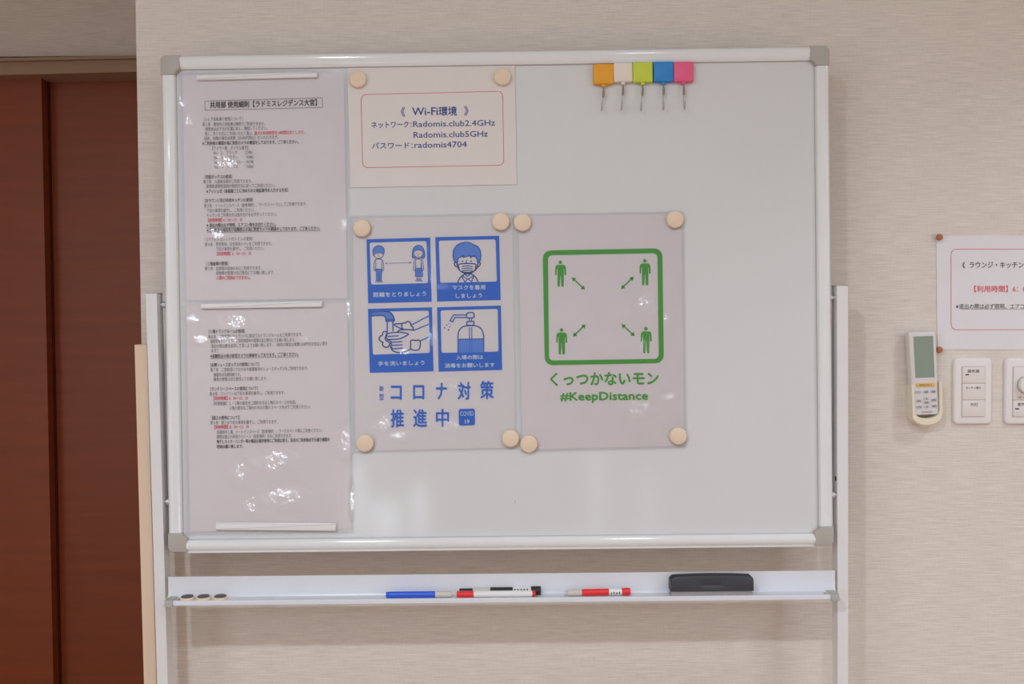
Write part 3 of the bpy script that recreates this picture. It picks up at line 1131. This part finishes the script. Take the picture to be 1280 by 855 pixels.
def art3(dr, gw, gf, gl, go):
    tap = [(82, 92), (230, 82)] + smooth([(230, 82), (290, 92), (328, 135), (342, 185)], False) + [(338, 192), (248, 195)] + smooth([(248, 178), (238, 145), (205, 128), (150, 130), (84, 134)], False)
    dr.fill(gf, tap, 2)
    dr.line(gl, tap, 9, 3, True)
    dr.line(gl, [(245, 180), (342, 176)], 12, 4)
    dr.line(gl, [(262, 205), (262, 312)], 10, 3)
    dr.line(gl, [(325, 202), (325, 300)], 10, 3)
    # far hand and arm
    dr.line(gl, [(728, 135), (540, 232)], 9, 3)
    dr.line(gl, [(728, 228), (565, 295)], 9, 3)
    dr.line(gl, smooth([(565, 295), (500, 288), (420, 290), (390, 300), (375, 320)], False), 9, 3)
    dr.line(gl, smooth([(430, 222), (380, 222), (346, 228), (350, 245), (430, 282)], False), 9, 3)
    foam = smooth([(425, 240), (435, 215), (462, 215), (490, 197), (520, 208), (528, 240), (550, 262), (552, 290), (500, 288), (440, 284), (428, 262)], k=4)
    dr.fill(gw, foam, 4)
    dr.line(gl, foam, 9, 5, True)
    # near hand
    dr.line(gl, smooth([(262, 335), (320, 322), (385, 318), (440, 322), (500, 340), (440, 375), (380, 395), (270, 400)], False, 4), 9, 3)
    dr.line(gl, [(270, 365), (385, 358)], 9, 3)
    dr.line(gl, smooth([(262, 335), (250, 370), (265, 400), (290, 410)], False), 9, 3)
    dr.line(gl, [(285, 405), (310, 432), (425, 424)], 9, 3)
    dr.line(gl, [(305, 435), (310, 466), (428, 460)], 9, 3)
    dr.line(gl, [(300, 470), (320, 505), (430, 497)], 9, 3)
    dr.line(gl, smooth([(300, 485), (315, 515), (350, 538), (410, 546), (460, 535), (520, 512)], False), 9, 3)
    dr.line(gl, [(635, 415), (728, 372)], 9, 3)
    for pts in ([(258, 325), (240, 308), (215, 318), (208, 348), (178, 368), (172, 400), (195, 422), (212, 432), (210, 462), (235, 485), (268, 485), (285, 462), (290, 440), (262, 420), (240, 400), (245, 360)],
                [(522, 420), (550, 405), (585, 412), (605, 404), (632, 420), (632, 460), (625, 500), (600, 518), (560, 520), (535, 508), (520, 490), (528, 455)]):
        f_ = smooth(pts, k=4)
        dr.fill(gw, f_, 4)
        dr.line(gl, f_, 9, 5, True)


def art4(dr, gw, gf, gl, go):
    body = [(292, 548), (292, 395)] + smooth([(292, 360), (305, 300), (350, 255), (435, 242), (520, 255), (565, 300), (582, 360)], False) + [(582, 395), (582, 545)]
    liq = [(294, 398), (580, 392), (580, 546), (294, 548)]
    dr.fill(gf, liq, 2)
    dr.line(gl, [(294, 398), (580, 392)], 8, 3)
    dr.line(gl, body, 9, 3)
    dr.line(gl, [(422, 262), (422, 400)], 7, 3)
    dr.line(gl, [(448, 262), (448, 400)], 7, 3)
    dr.line(gl, [(422, 400), (424, 540)], 4, 3)
    dr.line(gl, [(448, 400), (448, 540)], 4, 3)
    dr.line(gl, [(392, 200), (472, 196), (472, 238), (392, 240)], 9, 3, True)
    dr.line(gl, [(420, 160), (420, 196)], 8, 3)
    dr.line(gl, [(446, 160), (446, 196)], 8, 3)
    head = rquad([(388, 118), (400, 98), (460, 95), (476, 115), (474, 155), (390, 158)], 10, 3)
    dr.line(gl, head, 9, 3, True)
    dr.line(gl, [(388, 122), (240, 124), (202, 190), (232, 202), (258, 152), (388, 152)], 9, 3)
    for x, y, r in ((142, 268, 9), (168, 238, 8), (186, 292, 10), (198, 258, 7), (188, 220, 5), (210, 228, 5)):
        dr.fill(gl, circle(x, y, r, 10), 3)


pictogram(S1, [(73, 82), (790, 63), (807, 785), (92, 802)], [(108, 120), (748, 102), (765, 575), (125, 592)], art1, [('距離をとりましょう', 148, 706, 742, 694, 58, 1)])
pictogram(S2, [(37, 103), (755, 88), (773, 810), (57, 828)], [(77, 143), (716, 127), (730, 602), (92, 618)], art2, [('マスクを着用', 232, 672, 598, 665, 58, 1), ('しましょう', 268, 764, 562, 757, 58, 1)])
pictogram(S3, [(45, 55), (765, 37), (783, 758), (65, 775)], [(85, 88), (728, 75), (742, 550), (100, 570)], art3, [('手を洗いましょう', 158, 672, 680, 660, 56, 1)])
pictogram(S4, [(57, 37), (775, 17), (790, 742), (75, 762)], [(97, 72), (740, 55), (748, 535), (108, 550)], art4, [('入場の際は', 272, 602, 574, 596, 54, 1), ('消毒をお願いします', 145, 694, 705, 684, 54, 1)])
d = Draw(BOARD, PW, 465, 470, 7.758)
g = G()
for ch, b_ in (('新', (70, 95, 115, 150)), ('型', (70, 172, 115, 234))):
    d.glyph(g, ch, *b_, bold=1)
for ch, b_ in (('コ', (180, 92, 290, 232)), ('ロ', (398, 88, 508, 228)), ('ナ', (620, 64, 727, 230)), ('対', (830, 55, 958, 232)), ('策', (1048, 45, 1182, 225)),
               ('推', (180, 322, 312, 502)), ('進', (398, 320, 535, 497)), ('中', (620, 318, 748, 495))):
    d.glyph(g, ch, *b_, bold=4)
print_part(bp, org, g, 'large_lettering', 'blue')
g = G()
g.poly(rquad([d.p(x, y) for x, y in ((840, 320), (998, 316), (1000, 478), (842, 482))], .004, 4), PW)
cb = g.build('rounded_badge', 'blue', bp, org)
g = G()
d.text(g, 'COVID', 855, 366, 985, 363, 62, 0, mid=.34, lay=2)
d.text(g, '19', 902, 442, 944, 441, 56, .8, mid=.34, lay=2)
g.build('badge_lettering', 'wink', cb, org)

# ---- green poster
quad = [(648, 270), (852, 267), (856, 557.5), (653, 562)]
film = [(643.5, 267.5), (855.5, 264), (859.5, 560.5), (651, 565.5)]
gp, org = sheet(BOARD, 'laminated_poster', quad, 'paper', 'laminated poster with a green square border, four green figures and green lettering', 'poster')
sheet_part(gp, org, BOARD, quad, .0003, .0008, 'paper_sheet', 'paper')
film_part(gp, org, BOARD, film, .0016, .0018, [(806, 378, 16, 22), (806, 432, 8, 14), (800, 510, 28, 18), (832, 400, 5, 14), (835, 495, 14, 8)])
d = Draw(BOARD, PW, 670, 300, 5.0294)
g = G()
go_ = rquad([d.p(*q) for q in ((42, 66), (794, 52), (804, 774), (55, 788))], .0155, 8)
gi_ = rquad([d.p(*q) for q in ((75, 96), (763, 83), (772, 747), (82, 758))], .0085, 8)
n = len(go_)
g.add([(x, y, PW) for x, y in go_] + [(x, y, PW) for x, y in gi_], [(i, (i + 1) % n, n + (i + 1) % n, n + i) for i in range(n)])
print_part(gp, org, g, 'green_border', 'green')
for cx, cy in ((153, 140), (684, 131), (160, 566), (691, 558)):
    g = G()
    d.fill(g, circle(cx, cy, 11.5, 16))
    body = [(-20, 16), (20, 16), (30, 22), (34, 34), (36, 76), (33, 81), (28, 81), (25, 76), (23, 42), (21, 42), (21, 148), (17, 154), (8, 154), (5, 148), (1, 84), (-1, 84), (-4, 148), (-7, 154), (-15, 154), (-19, 148), (-19, 42), (-22, 42), (-25, 76), (-28, 81), (-32, 81), (-34, 76), (-33, 34), (-29, 22)]
    d.fill(g, [(cx + x + 1, cy + y) for x, y in body])
    print_part(gp, org, g, 'standing_figure', 'green')
for (x0, y0), (x1, y1) in (((225, 235), (308, 313)), ((615, 230), (534, 308)), ((312, 530), (232, 608)), ((538, 529), (621, 604))):
    g = G()
    v = np.array([x1 - x0, y1 - y0], float)
    v /= np.linalg.norm(v)
    nn = np.array([-v[1], v[0]])
    p0, p1 = np.array([x0, y0], float), np.array([x1, y1], float)
    d.line(g, [tuple(p0 + v * 16), tuple(p1 - v * 16)], 8.5)
    d.fill(g, [tuple(p0), tuple(p0 + v * 24 + nn * 16), tuple(p0 + v * 24 - nn * 16)])
    d.fill(g, [tuple(p1), tuple(p1 - v * 24 + nn * 16), tuple(p1 - v * 24 - nn * 16)])
    print_part(gp, org, g, 'double_arrow', 'green')
d = Draw(BOARD, PW, 680, 455, 8.533)
g = G()
d.text(g, 'くっつかないモン', 68, 163, 1220, 150, 158, 5)
print_part(gp, org, g, 'slogan', 'green')
g = G()
d.text(g, '#KeepDistance', 175, 348, 1106, 338, 122, 4.5, mid=.33)
print_part(gp, org, g, 'hashtag', 'green')

# ------------------------------------------------------------------ magnets
MR = .0157


def round_magnet():
    g = G()
    prof = [(MR * .93, 0), (MR, .001), (MR, .0065), (MR * .95, .0085), (MR * .85, .0095), (0.0, .0097)]
    N_ = 32
    V = []
    for r, h in prof[:-1]:
        V += [(r * math.cos(2 * math.pi * i / N_), r * math.sin(2 * math.pi * i / N_), h) for i in range(N_)]
    F = []
    for k in range(len(prof) - 2):
        for i in range(N_):
            j = (i + 1) % N_
            F.append((k * N_ + i, k * N_ + j, (k + 1) * N_ + j, (k + 1) * N_ + i))
    F.append(tuple(range(N_))[::-1])
    F.append(tuple((len(prof) - 2) * N_ + i for i in range(N_)))
    g.add(V, F)
    return g


mags = [
    (447, 98.5, .0019, 'round beige magnet at the top left corner of the Wi-Fi notice'),
    (628, 95.5, .0019, 'round beige magnet at the top right corner of the Wi-Fi notice'),
    (452, 285, .0021, 'round beige magnet at the top left corner of the blue pictogram poster'),
    (626, 277, .0021, 'round beige magnet at the top right corner of the blue pictogram poster'),
    (456, 554, .0021, 'round beige magnet at the bottom left corner of the blue pictogram poster'),
    (638, 548, .0021, 'round beige magnet at the bottom right corner of the blue pictogram poster'),
    (653, 278, .0018, 'round beige magnet at the top left corner of the green bordered poster'),
    (844, 274, .0018, 'round beige magnet at the top right corner of the green bordered poster'),
    (661, 555, .0018, 'round beige magnet at the bottom left corner of the green bordered poster'),
    (848, 545, .0018, 'round beige magnet at the bottom right corner of the green bordered poster'),
]
m0 = None
for px, py, w_, lab in mags:
    c = BOARD.loc(px, py, .009)
    mw = BOARD.matrix((c[0], c[1], w_))
    if m0 is None:
        m0 = round_magnet().build('round_magnet', 'magnet', smooth_shade=True)
        o = m0
    else:
        o = m0.copy()
        COL.objects.link(o)
    o.matrix_world = mw
    tag(o, lab, 'magnet', 'round beige magnets holding the papers')

# three more lying face up on the tray
for k, (px, lab) in enumerate(((234.3, 'upturned beige magnet with black face, nearest the left end of the pen tray'),
                               (254.5, 'upturned beige magnet with black face, middle of the three on the pen tray'),
                               (275.5, 'upturned beige magnet with black face, third from the left end of the pen tray'))):
    c = TRAY.loc(px, 749, DEP - .0145)
    base = Matrix.Translation(Vector(TRAY.world((c[0], SH + .0003, DEP - .0145))))
    e = empty('upturned_magnet', base, lab, 'magnet', 'upturned magnets on the pen tray')
    g = G()
    g.prism(circle(0, 0, .0132, 28), 0, .0042, .0014, 3)
    g.build('magnet_cap', 'magnet', e, smooth_shade=True)
    g = G()
    g.prism(circle(0, 0, .0104, 28), .0040, .0060, .0004, 1)
    g.build('magnet_face', 'magnet_black', e, smooth_shade=True)

# white magnetic bars
for (x0, y0, x1, y1, hh, w_, lab) in ((245.6, 97.0, 396.8, 93.4, 5.6, .0017, 'white magnetic bar holding the top edge of the upper rules sheet'),
                                      (251.0, 382.6, 403, 379.9, 6.2, .0017, 'white magnetic bar where the two rules sheets meet'),
                                      (269.6, 657.6, 420.3, 658.8, 8.0, .0017, 'white magnetic bar near the bottom edge of the lower rules sheet')):
    a_, b_ = np.array(BOARD.loc(x0, y0, .005)), np.array(BOARD.loc(x1, y1, .005))
    L = float(np.linalg.norm(b_ - a_)) / 2
    ang = math.atan2(b_[1] - a_[1], b_[0] - a_[0])
    c = (a_ + b_) / 2
    h = hh / 2 * .00144 * 1.2
    g = G()
    g.prism(rrect(-L, -h, L, h, .001, 2), 0, .0055, min(.0018, h * .5), 4)
    o = g.build('magnetic_bar', 'bar', smooth_shade=True, xform=BOARD.matrix((c[0], c[1], w_), ang))
    tag(o, lab, 'magnet bar', 'white magnetic bars on the rules sheets')

# ------------------------------------------------------------------ coloured magnet hooks
hooks = [('c_orange', 'orange', 754.5, 92.2, 25.0, -.01, (752.2, 138)), ('c_white', 'off-white', 779.0, 90.2, 23.5, .01, (777.0, 137.2)),
         ('c_lime', 'lime green', 803.6, 90.1, 24.6, .0, (801.3, 138.2)), ('c_blue', 'blue', 829.6, 89.3, 24.8, .0, (829, 136.8)),
         ('c_pink', 'pink', 854.8, 89.4, 24.6, .005, (855.3, 136))]
for mname, cname, px, py, sz, ang, tip in hooks:
    Wt = .012
    c = BOARD.loc(px, py, Wt)
    s = sz * .00144 / 2
    e = empty('magnet_hook', BOARD.matrix((c[0], c[1], 0), 0), 'square %s magnet with a thin wire hook hanging below' % cname, 'magnet hook', 'coloured square magnet hooks under the top rail')
    # a square block with softly dished face
    o = [(x * math.cos(ang) - y * math.sin(ang), x * math.sin(ang) + y * math.cos(ang)) for x, y in rrect(-s, -s, s, s, .0022, 4)]
    G().prism(o, .0002, Wt, .002, 3, back=True).build('magnet_block', mname, e, smooth_shade=True)
    G().prism(rrect(-.0035, -s - .0045, .0035, -s + .001, .0014, 3), .004, .0095, .001, 2).build('hook_mount', mname, e, smooth_shade=True)
    t_ = BOARD.loc(tip[0], tip[1], .012)
    dx, dy = t_[0] - c[0], t_[1] - c[1]
    top = -s - .004
    pts = smooth([(0, top, .007), (dx * .15, top - .008, .007), (dx * .45, top - .022, .007), (dx * .95, dy + .006, .008), (dx * 1.05, dy - .001, .013), (dx * 1.02, dy + .003, .020), (dx * .9, dy + .012, .022)], False, 5)
    G().tube(pts, .0010, 8).build('hook', 'wire', e, smooth_shade=True)
    # swivel clasp round the upper part of the shank
    pts = [(0, top - .001, .007), (dx * .2 + .0006, top - .010, .0082), (dx * .3 + .0004, top - .020, .0082)]
    G().tube(smooth(pts, False, 4), [.0012, .0013, .0015, .0018, .0022, .0022, .0021, .0018, .0012], 10).build('swivel_clasp', 'clasp', e, smooth_shade=True)


# ------------------------------------------------------------------ things on the tray
def tray_mw(px, w_, ang=0.0, tilt=0.0):
    c = TRAY.loc(px, 749, w_)
    return TRAY.matrix((c[0], 0, 0)), c[0]


def marker(sections, py_w, label, tilt=0.0, r=.0056, wfun=None, name='marker_pen'):
    """sections: (px0, px1, material, radius factor, part name), lying along the tray"""
    xa = TRAY.loc(sections[0][0], 747, py_w)[0]
    mw = TRAY.matrix((xa, SH + .0004 + r, py_w), tilt)
    e = empty(name, mw, label, 'marker', 'marker pens on the pen tray')
    for x0, x1, m, k, pn in sections:
        u0, u1 = TRAY.loc(x0, 747, py_w)[0] - xa, TRAY.loc(x1, 747, py_w)[0] - xa
        rr = r * k
        b_ = min(.0008, rr * .3)
        wy = wfun(u0) if wfun else 0
        wy2 = wfun(u1) if wfun else 0
        pts = [(u0, 0, wy), (u0 + b_, 0, wy), (u1 - b_, 0, wy2), (u1, 0, wy2)]
        G().tube(pts, [rr - b_, rr, rr, rr - b_], 20).build(pn, m, e, smooth_shade=True)
    return e


marker([(482.6, 486.3, 'mblue', .93, 'end_plug'), (486.3, 544, 'mblue', 1, 'barrel'), (544, 564.7, 'mgrey', .97, 'pen_cap')], DEP - .010,
       'blue marker pen with pale grey end on the pen tray')
G  # noqa
marker([(571, 592, 'mred', 1.0, 'pen_cap'), (592, 665.5, 'mwhite', .98, 'barrel'), (665.5, 669.6, 'mred', .85, 'end_plug')], DEP - .009,
       'white marker pen with red cap and red end plug on the pen tray', r=.0056)
bk = marker([(574.5, 591, 'dark', .75, 'pen_cap'), (591, 613, 'mgrey', .95, 'pen_collar'), (613, 641, 'dark', .97, 'barrel'), (641, 664, 'mwhite', .98, 'barrel_label'), (664, 676, 'dark', 1.15, 'end_plug')],
            DEP - .0232, 'black marker pen with white barrel label, lying behind the white and red one', r=.0068)
g = G()
for i, ch in enumerate('▮▪▮▯▮'):
    u = .0985 + i * .0055
    g.box((u, .0028, .0058), (u + .003, .0052, .0064))
g.build('label_print', 'ink', bk)
rm = marker([(706, 709, 'mgrey', .80, 'cap_tip'), (709, 727.5, 'mgrey', .95, 'pen_cap'), (727.5, 761, 'mred', 1.03, 'barrel'), (761, 777.5, 'mwhite', 1.04, 'barrel_label'), (777.5, 787.8, 'mred', 1.14, 'end_plug')],
            DEP - .0105, 'red marker pen with pale cap and white label band on the pen tray', tilt=.012, r=.0058)
g = G()
for i in range(4):
    u = TRAY.loc(763 + i * 3.4, 747, DEP - .01)[0] - TRAY.loc(706, 747, DEP - .0105)[0]
    g.box((u, -.003, .0046), (u + .0024, .0005 + .001 * (i % 2), .0062))
g.build('label_print', 'ink', rm)

# eraser
EW0, EW1 = .0050, DEP - .0005
u0, u1 = TRAY.loc(838.4, 740, EW1)[0], TRAY.loc(942.2, 740, EW1)[0]
uc, hl = (u0 + u1) / 2, (u1 - u0) / 2
ER = empty('board_eraser', TRAY.matrix((uc, SH + .0004, (EW0 + EW1) / 2)), 'black whiteboard eraser with grey felt base standing on the pen tray', 'eraser')
hd = (EW1 - EW0) / 2
g = G()
g.box((-hl + .0015, 0, -hd + .002), (hl - .002, .0095, hd - .002))
g.build('felt_pad', 'felt', ER)
g = G()
NS = 28
ring = []
V, F = [], []
for i in range(NS + 1):
    t = -1 + 2 * i / NS
    x = hl * t
    crown = .0370 - .0022 * t * t
    endr = max(0.0, (abs(t) - .955) / .045)
    top = crown - .004 * endr ** 2
    wd = hd * (1 - .04 * endr ** 2)
    # grip scoop along the middle of the long sides
    sc = .0055 * max(0, 1 - (t / .62) ** 2)
    sec = [(-wd, .0088), (-wd, .014), (-wd + sc * .6, .019), (-wd + .0012, .0295), (-wd + .0035, top - .001), (-wd + .0065, top), (wd - .0065, top), (wd - .0035, top - .0014), (wd - .0012, .0295), (wd - sc * .6, .019), (wd, .014), (wd, .0088)]
    V += [(x, b_, a_) for a_, b_ in sec]
n = 12
for i in range(NS):
    for k in range(n):
        j = (k + 1) % n
        F.append((i * n + k, i * n + j, (i + 1) * n + j, (i + 1) * n + k))
F.append(tuple(range(n))[::-1])
F.append(tuple(NS * n + k for k in range(n)))
g.add(V, F)
g.build('eraser_shell', 'eraser', ER, smooth_shade=True)

# ------------------------------------------------------------------ pale wooden plank leaning behind the left post
PF = Frame((0, -.074, 1.33), (1, 0, 0), (0, 0, 1), (0, -1, 0))
ta, tb = PF.world(PF.loc(168.2, 431)), PF.world(PF.loc(180.0, 855))
k = (0.0 - ta[2]) / (tb[2] - ta[2])
ba = ta + (tb - ta) * k
pw_ = .0225
V = []
for y in (-.036, -.074):
    for q in ((ba[0], ba[2]), (ba[0] + pw_, ba[2]), (ta[0] + pw_, ta[2]), (ta[0], ta[2])):
        V.append((q[0] - ba[0], y + .055, q[1]))
o = G().hexa(V).build('wooden_plank', 'wood')
o.location = (ba[0], -.055, 0)
tag(o, 'narrow pale wooden plank standing upright behind the left post of the whiteboard', 'plank')

# ------------------------------------------------------------------ remote control in its wall holder
WALLR = WALL
c = WALL.loc(1153, 476, .012)
RA = math.radians(1.6)
HR = empty('remote_holder', WALL.matrix((c[0], c[1], 0), RA), 'cream plastic wall holder with a rounded bottom, holding the remote control', 'holder')
k = 1.9 / FPX * .995        # metres for one photo pixel at the wall


def HP(x, y):
    return ((x - 1153) * k, (476 - y) * k)


def hp_poly(pts):
    return [HP(x, y) for x, y in pts]


hx0, hx1 = 1134.4, 1173.2
# cup: back plate, two side walls and the rounded lower lip
lower = [(hx0 + .6, 481), (hx0 + .8, 519)] + [(1153.6 - 18.6 * math.cos(a_), 519 + 12.5 * math.sin(a_)) for a_ in [math.pi * i / 12 for i in range(13)]] + [(hx1 - .6, 519), (hx1, 478)]
g = G().prism(hp_poly(lower), 0, .004, .001, 2)
g.build('back_plate', 'holder', HR, smooth_shade=True)
g = G()
outer = hp_poly([(hx0, 480), (hx0 + .6, 519)] + [(1153.6 - 19.0 * math.cos(a_), 519 + 12.8 * math.sin(a_)) for a_ in [math.pi * i / 14 for i in range(15)]] + [(hx1, 519), (hx1 + .2, 477)])
inner = hp_poly([(hx0 + 3.6, 480), (hx0 + 4.4, 514)] + [(1153.6 - 15.2 * math.cos(a_), 514 + 8.2 * math.sin(a_)) for a_ in [math.pi * i / 14 for i in range(15)]] + [(hx1 - 3.8, 514), (hx1 - 3.6, 477)])
n = len(outer)
V = [(x, y, 0) for x, y in outer] + [(x, y, .026) for x, y in outer] + [(x, y, .029) for x, y in inset(outer, -.0015) and [((o_[0] * .8 + i_[0] * .2), (o_[1] * .8 + i_[1] * .2)) for o_, i_ in zip(outer, inner)]] + [(x, y, .0285) for x, y in inner] + [(x, y, .004) for x, y in inner]
F = []
for r_ in range(4):
    for i in range(n - 1):
        F.append((r_ * n + i, (r_ + 1) * n + i, (r_ + 1) * n + i + 1, r_ * n + i + 1))
F.append((0, n, 2 * n, 3 * n, 4 * n))
F.append((n - 1, 5 * n - 1, 4 * n - 1, 3 * n - 1, 2 * n - 1))
g.add(V, F)
g.build('rim', 'holder', HR, smooth_shade=True)

RC = empty('remote_control', WALL.matrix((c[0], c[1], .0045), RA), 'white air conditioner remote control with a grey-green display and an orange button', 'remote control')
body = rquad([HP(1133.6, 414.6), HP(1167.8, 414.6), HP(1169.4, 518), HP(1137.4, 518)], .004, 4)
G().prism(body, .0002, .0205, .003, 3, back=True).build('casing', 'remote', RC, smooth_shade=True)
G().prism(rquad([HP(1137, 418), HP(1165.8, 418), HP(1167, 517), HP(1139.8, 517)], .003, 4), .0200, .0208).build('face_panel', 'remote_face', RC)
G().prism(rquad([HP(1139.4, 420), HP(1163.8, 420), HP(1164.6, 471.5), HP(1140.8, 471.5)], .0015, 3), .0208, .0211).build('display', 'lcd', RC)
G().prism(rquad([HP(1141.4, 478), HP(1164.8, 478), HP(1165, 482.8), HP(1141.8, 482.8)], .0015, 3), .0208, .0222, .0005, 2).build('power_button', 'button_o', RC, smooth_shade=True)
for x, y, w_, h_ in ((1143.5, 489, 7.4, 3.6), (1153.5, 489, 7, 3.6), (1162.5, 489, 6.4, 3.6), (1144.4, 500, 7.6, 4), (1162.8, 499.5, 7, 4.4), (1153.8, 497.4, 7.4, 3.6), (1153.8, 502.4, 7.4, 3.4), (1144.6, 507.6, 7.6, 3.8), (1154, 507.8, 7.2, 3.6), (1163.2, 507, 7, 3.8)):
    x0, y0 = HP(x - w_ / 2, y + h_ / 2)
    x1, y1 = HP(x + w_ / 2, y - h_ / 2)
    G().prism(rrect(x0, y0, x1, y1, .0009, 2), .0208, .0219, .0004, 2).build('button', 'button', RC, smooth_shade=True)


def loc_text(g, body, cx, cy, width, em, w_, bold=0, mid=.38):
    V, F = text_geo(body)
    mn, mx_ = V[:, 0].min(), V[:, 0].max()
    sx = width / (mx_ - mn)
    for ox, oy in ([(0, 0)] if not bold else [(-bold, 0), (bold, 0), (0, bold)]):
        g.add([((x - mn) * sx + cx - width / 2 + ox, (y - mid) * em + cy + oy, w_) for x, y in V], F)


g = G()
for b_, x, y, wd in (('運転/停止', 1153.2, 480.4, 17), ('タイマー', 1143.5, 489, 5.6), ('温度', 1153.5, 489, 4.6), ('風量', 1162.5, 489, 4.6), ('風向', 1144.4, 500, 4.4), ('自動', 1162.8, 499.5, 4.6), ('▲', 1153.8, 497.2, 2.2), ('暖房', 1153.8, 502.4, 4.8), ('冷房', 1144.6, 507.6, 5), ('▼', 1154, 507.8, 2.2), ('除湿', 1163.2, 507, 4.8)):
    x_, y_ = HP(x, y)
    loc_text(g, b_, x_, y_, wd * k, 2.8 * k, .0224)
x_, y_ = HP(1154, 514.2)
loc_text(g, 'DAIKIN', x_, y_, 13 * k, 3.0 * k, .0212, mid=.34)
g.build('printed_text', 'ink', RC)


# ------------------------------------------------------------------ switch plates
def plate(cx, cy, label):
    c = WALL.loc(cx, cy, .004)
    e = empty('switch_plate', WALL.matrix((c[0], c[1], 0)), label, 'light switch', 'switch plates on the wall')
    hw, hh = 24.1 * k, 41.8 * k
    G().prism(rrect(-hw, -hh, hw, hh, .009, 6), .0002, .0072, .0042, 5).build('cover_plate', 'plate', e, smooth_shade=True)
    return e


def rocker(e, x0, y0, x1, y1, pt, name='rocker'):
    o = G().prism(rrect(x0 * k, y0 * k, x1 * k, y1 * k, .0006, 2), .006, .0092, .0006, 2).build(name, 'switch', e, smooth_shade=True)
    return o


P1 = plate(1215.6, 488.8, 'white wall switch plate with three stacked rocker switches, beside the remote control')
G().prism(rrect(-14.7 * k, -32.4 * k, 14.9 * k, 31.2 * k, .0005, 2), .0060, .0076).build('switch_well', 'cap', P1)
for y1_, y0_, tx, wd, ind in ((30.6, 10.2, '換気扇', 14.5, True), (9.6, -10.7, 'キッチン周り', 18.5, False), (-11.3, -31.8, '外灯', 9.2, False)):
    o = rocker(P1, -14.1, y0_, 14.3, y1_, None)
    g = G()
    loc_text(g, tx, (-.6 if wd > 10 else .6) * k, (y1_ - 5.4) * k, wd * k, (4.6 if wd < 16 else 3.4) * k, .0094, bold=.0001)
    g.build('lettering', 'ink', o)
    if ind:
        G().box((-10.6 * k, (y1_ - 10.4) * k, .0090), (-6.2 * k, (y1_ - 9.0) * k, .0096)).build('indicator', 'dark', o)
P2 = plate(1279.5, 488.8, 'white wall switch plate with a round dimmer knob above one rocker switch')
G().prism(rrect(-15.1 * k, -32.4 * k, 15.1 * k, 31.2 * k, .0005, 2), .0060, .0076).build('switch_well', 'cap', P2)
o = rocker(P2, -14.5, -10.7, 14.5, 30.6, None, 'dimmer_panel')
gk = G()
c0 = (1.0 * k, 8.0 * k)
gk.prism(circle(c0[0], c0[1], 11.2 * k, 36), .009, .011)
gk.build('knob_recess', 'cap', o)
gk = G()
gk.prism(circle(c0[0], c0[1], 10.4 * k, 36), .0092, .020, .0016, 3)
gk.build('dimmer_knob', 'plate', o, smooth_shade=True)
g = G()
loc_text(g, '暗 ○ 明', 0, -7.6 * k, 17 * k, 3.2 * k, .0094)
g.build('lettering', 'ink', o)
o = rocker(P2, -14.5, -31.8, 14.5, -11.3, None)
g = G()
loc_text(g, '室内照明', .4 * k, -16.4 * k, 19.5 * k, 4.6 * k, .0094, bold=.0001)
g.build('lettering', 'ink', o)
G().box((-12.2 * k, -22.8 * k, .0090), (-7.6 * k, -21.2 * k, .0096)).build('indicator', 'dark', o)

# ------------------------------------------------------------------ tacked notice on the wall at the right
quad = [(1170.5, 294.5), (1374, 294.5), (1374, 438), (1172, 436.6)]
P = [WALL.loc(x, y, .002) for x, y in quad]
cc = np.mean(np.array(P), 0)
wn = empty('wall_notice', WALL.matrix((cc[0], cc[1], 0)), 'landscape paper notice with a thin red rounded border, pinned to the wallpaper above the switches', 'notice')
org = (cc[0], cc[1], 0)
G().prism(rquad([p[:2] for p in P], .001, 2), .0006, .0012).build('paper_sheet', 'wpaper', wn, org)
d = Draw(WALL, .0015, 1150, 280, 5.0294)
g = G()
g.stroke(rquad([d.p(*q) for q in ((195, 158), (1036, 160), (1036, 664), (196, 665))], .011, 6), .0011, .0015, True)
print_part(wn, org, g, 'red_border', 'red_line')
g = G()
d.text(g, '《', 266, 258, 282, 258, 40, .9)
d.text(g, 'ラウンジ・キッチンスペース', 312, 257, 805, 257, 45, .8)
d.text(g, '》', 850, 258, 866, 258, 40, .9)
print_part(wn, org, g, 'heading', 'ink_bold')
g = G()
d.text(g, '【利用時間】', 341, 408, 552, 408, 43, 1.0)
d.text(g, '6：00～23：30', 583, 408, 860, 408, 43, 1.0)
print_part(wn, org, g, 'red_print', 'ink_red')
g = G()
d.text(g, '※退出の際は必ず照明、エアコン等をお切りください。', 226, 518, 990, 518, 35, 0.35)
d.line(g, [(262, 535), (990, 535)], 2)
print_part(wn, org, g, 'small_print', 'ink_bold')

for px, py, lab in ((1174.5, 296.5, 'brown cork push pin at the top left corner of the wall notice'), (1174.2, 437.3, 'brown cork push pin at the bottom left corner of the wall notice')):
    c = WALL.loc(px, py, .008)
    o = G()
    V = [(-.0002, 0, .0012), (0, 0, .003), (0, 0, .004), (0, 0, .007), (0, 0, .010), (0, 0, .0115)]
    o.tube([(0, 0, .0012), (0, 0, .0035), (0, 0, .0036), (0, 0, .0056), (0, 0, .0088), (0, 0, .0112), (0, 0, .0116)], [.0008, .0008, .0046, .0058, .0061, .0054, .0038], 18)
    p = o.build('cork_pin', 'cork', smooth_shade=True, xform=WALL.matrix((c[0], c[1], 0)))
    tag(p, lab, 'push pin', 'cork push pins on the wall notice')
